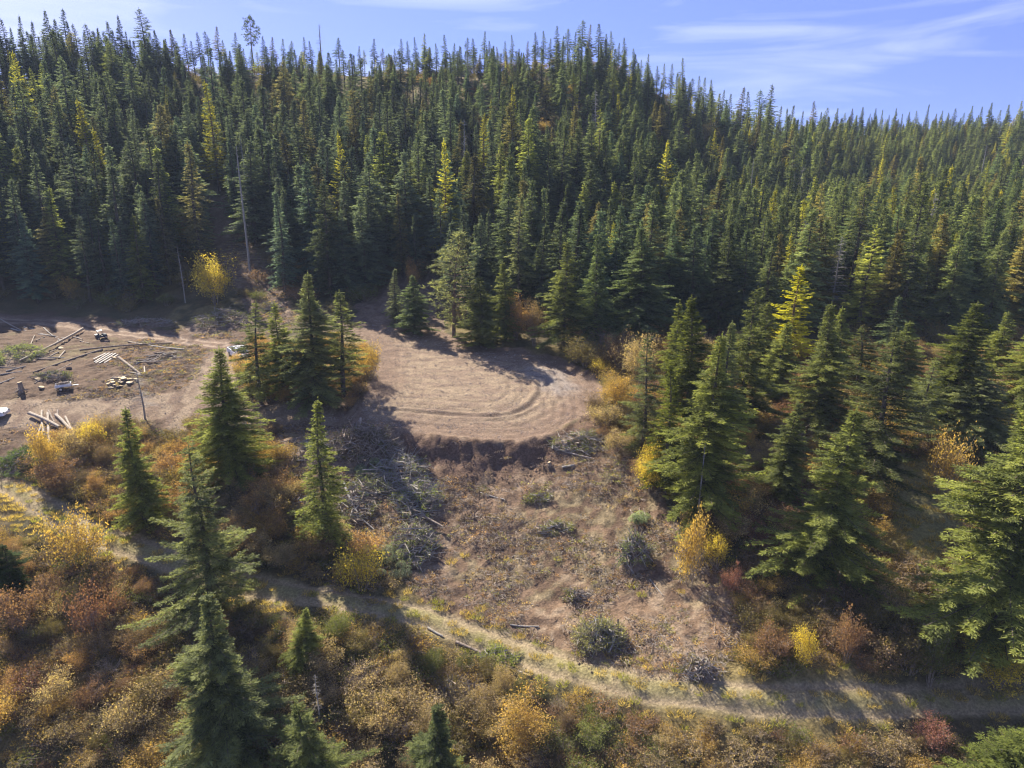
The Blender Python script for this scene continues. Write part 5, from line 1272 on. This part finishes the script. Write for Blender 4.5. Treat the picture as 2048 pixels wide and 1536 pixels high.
# ---- vehicles
def prism(poly, y0, y1, taper=0.0, zt=None):
    """side profile (x, z) extruded across y; taper pulls points above zt inward"""
    P_ = np.array(poly, float); n = len(P_)
    def yy(s_):
        w_ = np.full(n, s_ * (y1 - y0) / 2)
        if zt is not None: w_ = w_ * np.where(P_[:, 1] > zt, 1 - taper, 1)
        return w_ + (y0 + y1) / 2
    A, B = np.c_[P_[:, 0], yy(-1), P_[:, 1]], np.c_[P_[:, 0], yy(1), P_[:, 1]]
    V = np.vstack([A, B]); Fq = [[i, (i + 1) % n, n + (i + 1) % n, n + i] for i in range(n)]
    cA, cB = len(V), len(V) + 1; V = np.vstack([V, A.mean(0), B.mean(0)])
    Fq += [[(i + 1) % n, i, cA, -1] for i in range(n)] + [[n + i, n + (i + 1) % n, cB, -1] for i in range(n)]
    return V, np.array(Fq)
def add_part(root, name, pieces, m_, loc=None):
    mb = MB()
    for V, Fq in pieces: mb.add(V, Fq)
    o = link(name, mb.mesh(name, [m_]), root, loc); return o
def wheel(root, x_, y_, r=.38, w_=.25):
    mb = MB(); mb.tube([[0, -w_ / 2, 0], [0, w_ / 2, 0]], r, 18, 0, 0); wh = link('wheel', mb.mesh('wheel', [RUBBER]), root, (x_, y_, r))
    s_ = 1 if y_ > 0 else -1; mb = MB(); mb.tube([[0, s_ * w_ / 2, 0], [0, s_ * (w_ / 2 + .02), 0]], r * .6, 12, 0, 0); link('rim', mb.mesh('rim', [STEEL]), wh)
def bx(c, d):
    mb = MB(); mb.box(c, d); return mb.V[0], mb.F[0]
def orient(root, p, q):
    p, q = np.array(p), np.array(q); root.location = (p + q) / 2; root.rotation_euler = Vector(q - p).to_track_quat('X', 'Z').to_euler()
def pickup(p, q, label):
    r = bpy.data.objects.new('pickup_truck', None); COL.objects.link(r); r['label'] = label; r['category'] = 'pickup truck'; orient(r, p, q)
    add_part(r, 'body', [prism([(-2.8, .5), (-2.8, 1.05), (-1.0, 1.05), (-.95, 1.08), (1.05, 1.08), (1.2, 1.12), (2.55, 1.0), (2.8, .85), (2.85, .5), (2.3, .42), (-2.3, .42)], -.95, .95, .06, .98)], WHITEPAINT)
    add_part(r, 'cab', [prism([(-1.0, 1.05), (-.85, 1.7), (-.6, 1.82), (.45, 1.82), (.65, 1.76), (1.3, 1.1)], -.88, .88, .17, 1.2)], WHITEPAINT)
    add_part(r, 'windscreen', [prism([(.72, 1.73), (1.27, 1.16), (1.30, 1.17), (.75, 1.75)], -.66, .66)], GLASS)
    for s_ in (-1, 1): add_part(r, 'side_window', [prism([(-.8, 1.2), (-.75, 1.62), (.5, 1.66), (.95, 1.2)], s_ * .845 - .02, s_ * .845 + .02)], GLASS)
    add_part(r, 'rear_window', [bx((-.97, 0, 1.42), (.03, 1.2, .35))], GLASS)
    add_part(r, 'truck_bed', [bx((-1.9, 0, 1.07), (1.6, 1.6, .03))], RUBBER)
    for s_ in (-1, 1):
        add_part(r, 'bed_rail', [bx((-1.9, s_ * .86, 1.12), (1.75, .12, .16))], WHITEPAINT)
        add_part(r, 'headlight', [bx((2.80, s_ * .72, .84), (.1, .3, .16))], GLASS)
        add_part(r, 'tail_light', [bx((-2.81, s_ * .83, .88), (.05, .12, .28))], REDGLASS)
        add_part(r, 'mirror', [bx((.95, s_ * 1.03, 1.2), (.12, .2, .18))], WHITEPAINT)
    add_part(r, 'tailgate', [bx((-2.79, 0, 1.0), (.06, 1.55, .42))], WHITEPAINT)
    add_part(r, 'bumper', [bx((2.88, 0, .55), (.12, 1.8, .22))], STEEL)
    for x_ in (-1.75, 1.85):
        for y_ in (-.85, .85): wheel(r, x_, y_)
    return r
def car(p, q, label):
    r = bpy.data.objects.new('parked_car', None); COL.objects.link(r); r['label'] = label; r['category'] = 'car'; orient(r, p, q)
    add_part(r, 'body', [prism([(-2.3, .4), (-2.35, .95), (-1.0, 1.0), (.9, 1.0), (2.0, .9), (2.3, .7), (2.3, .38), (0, .28)], -.92, .92, .07, .9)], WHITEPAINT)
    add_part(r, 'cabin', [prism([(-2.1, .97), (-1.85, 1.52), (-.3, 1.62), (.25, 1.55), (1.05, .98)], -.86, .86, .18, 1.1)], WHITEPAINT)
    add_part(r, 'windscreen', [prism([(.32, 1.52), (1.0, 1.03), (1.04, 1.04), (.36, 1.54)], -.64, .64)], GLASS)
    for s_ in (-1, 1):
        add_part(r, 'side_window', [prism([(-1.8, 1.08), (-1.65, 1.44), (.2, 1.47), (.75, 1.08)], s_ * .80 - .02, s_ * .80 + .02)], GLASS)
        add_part(r, 'headlight', [bx((2.2, s_ * .7, .72), (.2, .3, .12))], GLASS)
    for x_ in (-1.45, 1.45):
        for y_ in (-.84, .84): wheel(r, x_, y_, .33, .22)
pickup(surf(464, 705), surf(497, 728), 'white pickup truck half hidden behind the bright-edged fir at the road fork')
pp = surf(-14, 836); qq = surf(16, 833); dq = qq - pp; dq = dq / np.linalg.norm(dq)
car(qq - dq * 4.6, qq, 'white car whose nose enters the picture at the left edge on the dirt road')
r = bpy.data.objects.new('utility_trailer', None); COL.objects.link(r); r['label'] = 'small white utility trailer loaded with cut wood on the landing'; r['category'] = 'trailer'; orient(r, surf(110, 782), surf(146, 776)); r.scale = (.8, .8, .8)
add_part(r, 'deck', [bx((0, 0, .62), (2.3, 1.35, .08))], STEEL)
add_part(r, 'side_board', [bx((0, .70, .86), (2.3, .05, .42))], WHITEPAINT); add_part(r, 'side_board', [bx((0, -.70, .86), (2.3, .05, .42))], WHITEPAINT)
add_part(r, 'front_board', [bx((1.17, 0, .9), (.05, 1.45, .5))], WHITEPAINT)
add_part(r, 'fender', [bx((-.35, -.88, .80), (.95, .3, .06))], WHITEPAINT); add_part(r, 'fender', [bx((-.35, .88, .80), (.95, .3, .06))], WHITEPAINT)
add_part(r, 'tow_bar', [prism([(1.15, .5), (2.2, .5), (2.2, .6), (1.15, .6)], -.06, .06)], STEEL)
for y_ in (-.88, .88): wheel(r, -.35, y_, .33, .2)
tm = np.array(r.matrix_basis); r_loc = Vector(r.location); r_rot = r.rotation_euler.to_matrix()
for i in range(14):
    c = r_loc + r_rot @ Vector((lg.uniform(-.6, .6), lg.uniform(-.36, .36), .66 + .14 * (i // 5))); th = lg.normal(0, .5); d = r_rot @ Vector((math.cos(th), math.sin(th), 0)) * lg.uniform(.28, .48)
    lay(np.array(c - d), np.array(c + d), .11, .10, LOGBARK if i % 2 else PALEWOOD, 'firewood_log', 'short log lying in the white utility trailer', 'log', 'wood loaded in the trailer', g=lg)
r = bpy.data.objects.new('utility_vehicle', None); COL.objects.link(r); r['label'] = 'small dark blue utility vehicle with a pale roof beside the upper road'; r['category'] = 'utility vehicle'; orient(r, surf(196, 680), surf(212, 677)); r.scale = (.68, .68, .75)
add_part(r, 'body', [prism([(-1.2, .45), (-1.2, .95), (-.3, .95), (-.25, .7), (.45, .7), (.55, 1.0), (1.2, .85), (1.25, .45)], -.62, .62)], BLUEPAINT)
add_part(r, 'seat', [bx((-.15, 0, .85), (.45, 1.0, .3)), bx((-.4, 0, 1.15), (.12, 1.0, .45))], RUBBER)
add_part(r, 'roof', [bx((.0, 0, 1.9), (1.1, 1.2, .06))], WHITEPAINT)
for x_ in (-.5, .5):
    for y_ in (-.58, .58):
        mb = MB(); mb.tube([[x_, y_, .9], [x_ * .95, y_ * .95, 1.88]], .035, 6); link('roof_post', mb.mesh('roof_post', [BLUEPAINT]), r)
add_part(r, 'cargo_box', [bx((-.85, 0, 1.1), (.7, 1.15, .3))], BLUEPAINT)
for x_ in (-.85, .85):
    for y_ in (-.6, .6): wheel(r, x_, y_, .32, .24)

# ------------------------------------------------------------------ haze over the valley
hb = MB(); hb.box((0, 1000, -9), (6400, 4600, 220))
hz = hb.mesh('haze', [])
m, t, o_ = mat('haze_air')
pv = N(t, 'ShaderNodeVolumePrincipled'); pv.inputs['Color'].default_value = (.62, .76, 1.0, 1)
pv.inputs['Density'].default_value = 0.00017; pv.inputs['Anisotropy'].default_value = 0.0
t.links.new(pv.outputs[0], o_.inputs['Volume'])
hz.materials.append(m)
HZ = link('haze', hz, kind='stuff', label='thin bluish air over the whole valley', category='haze')
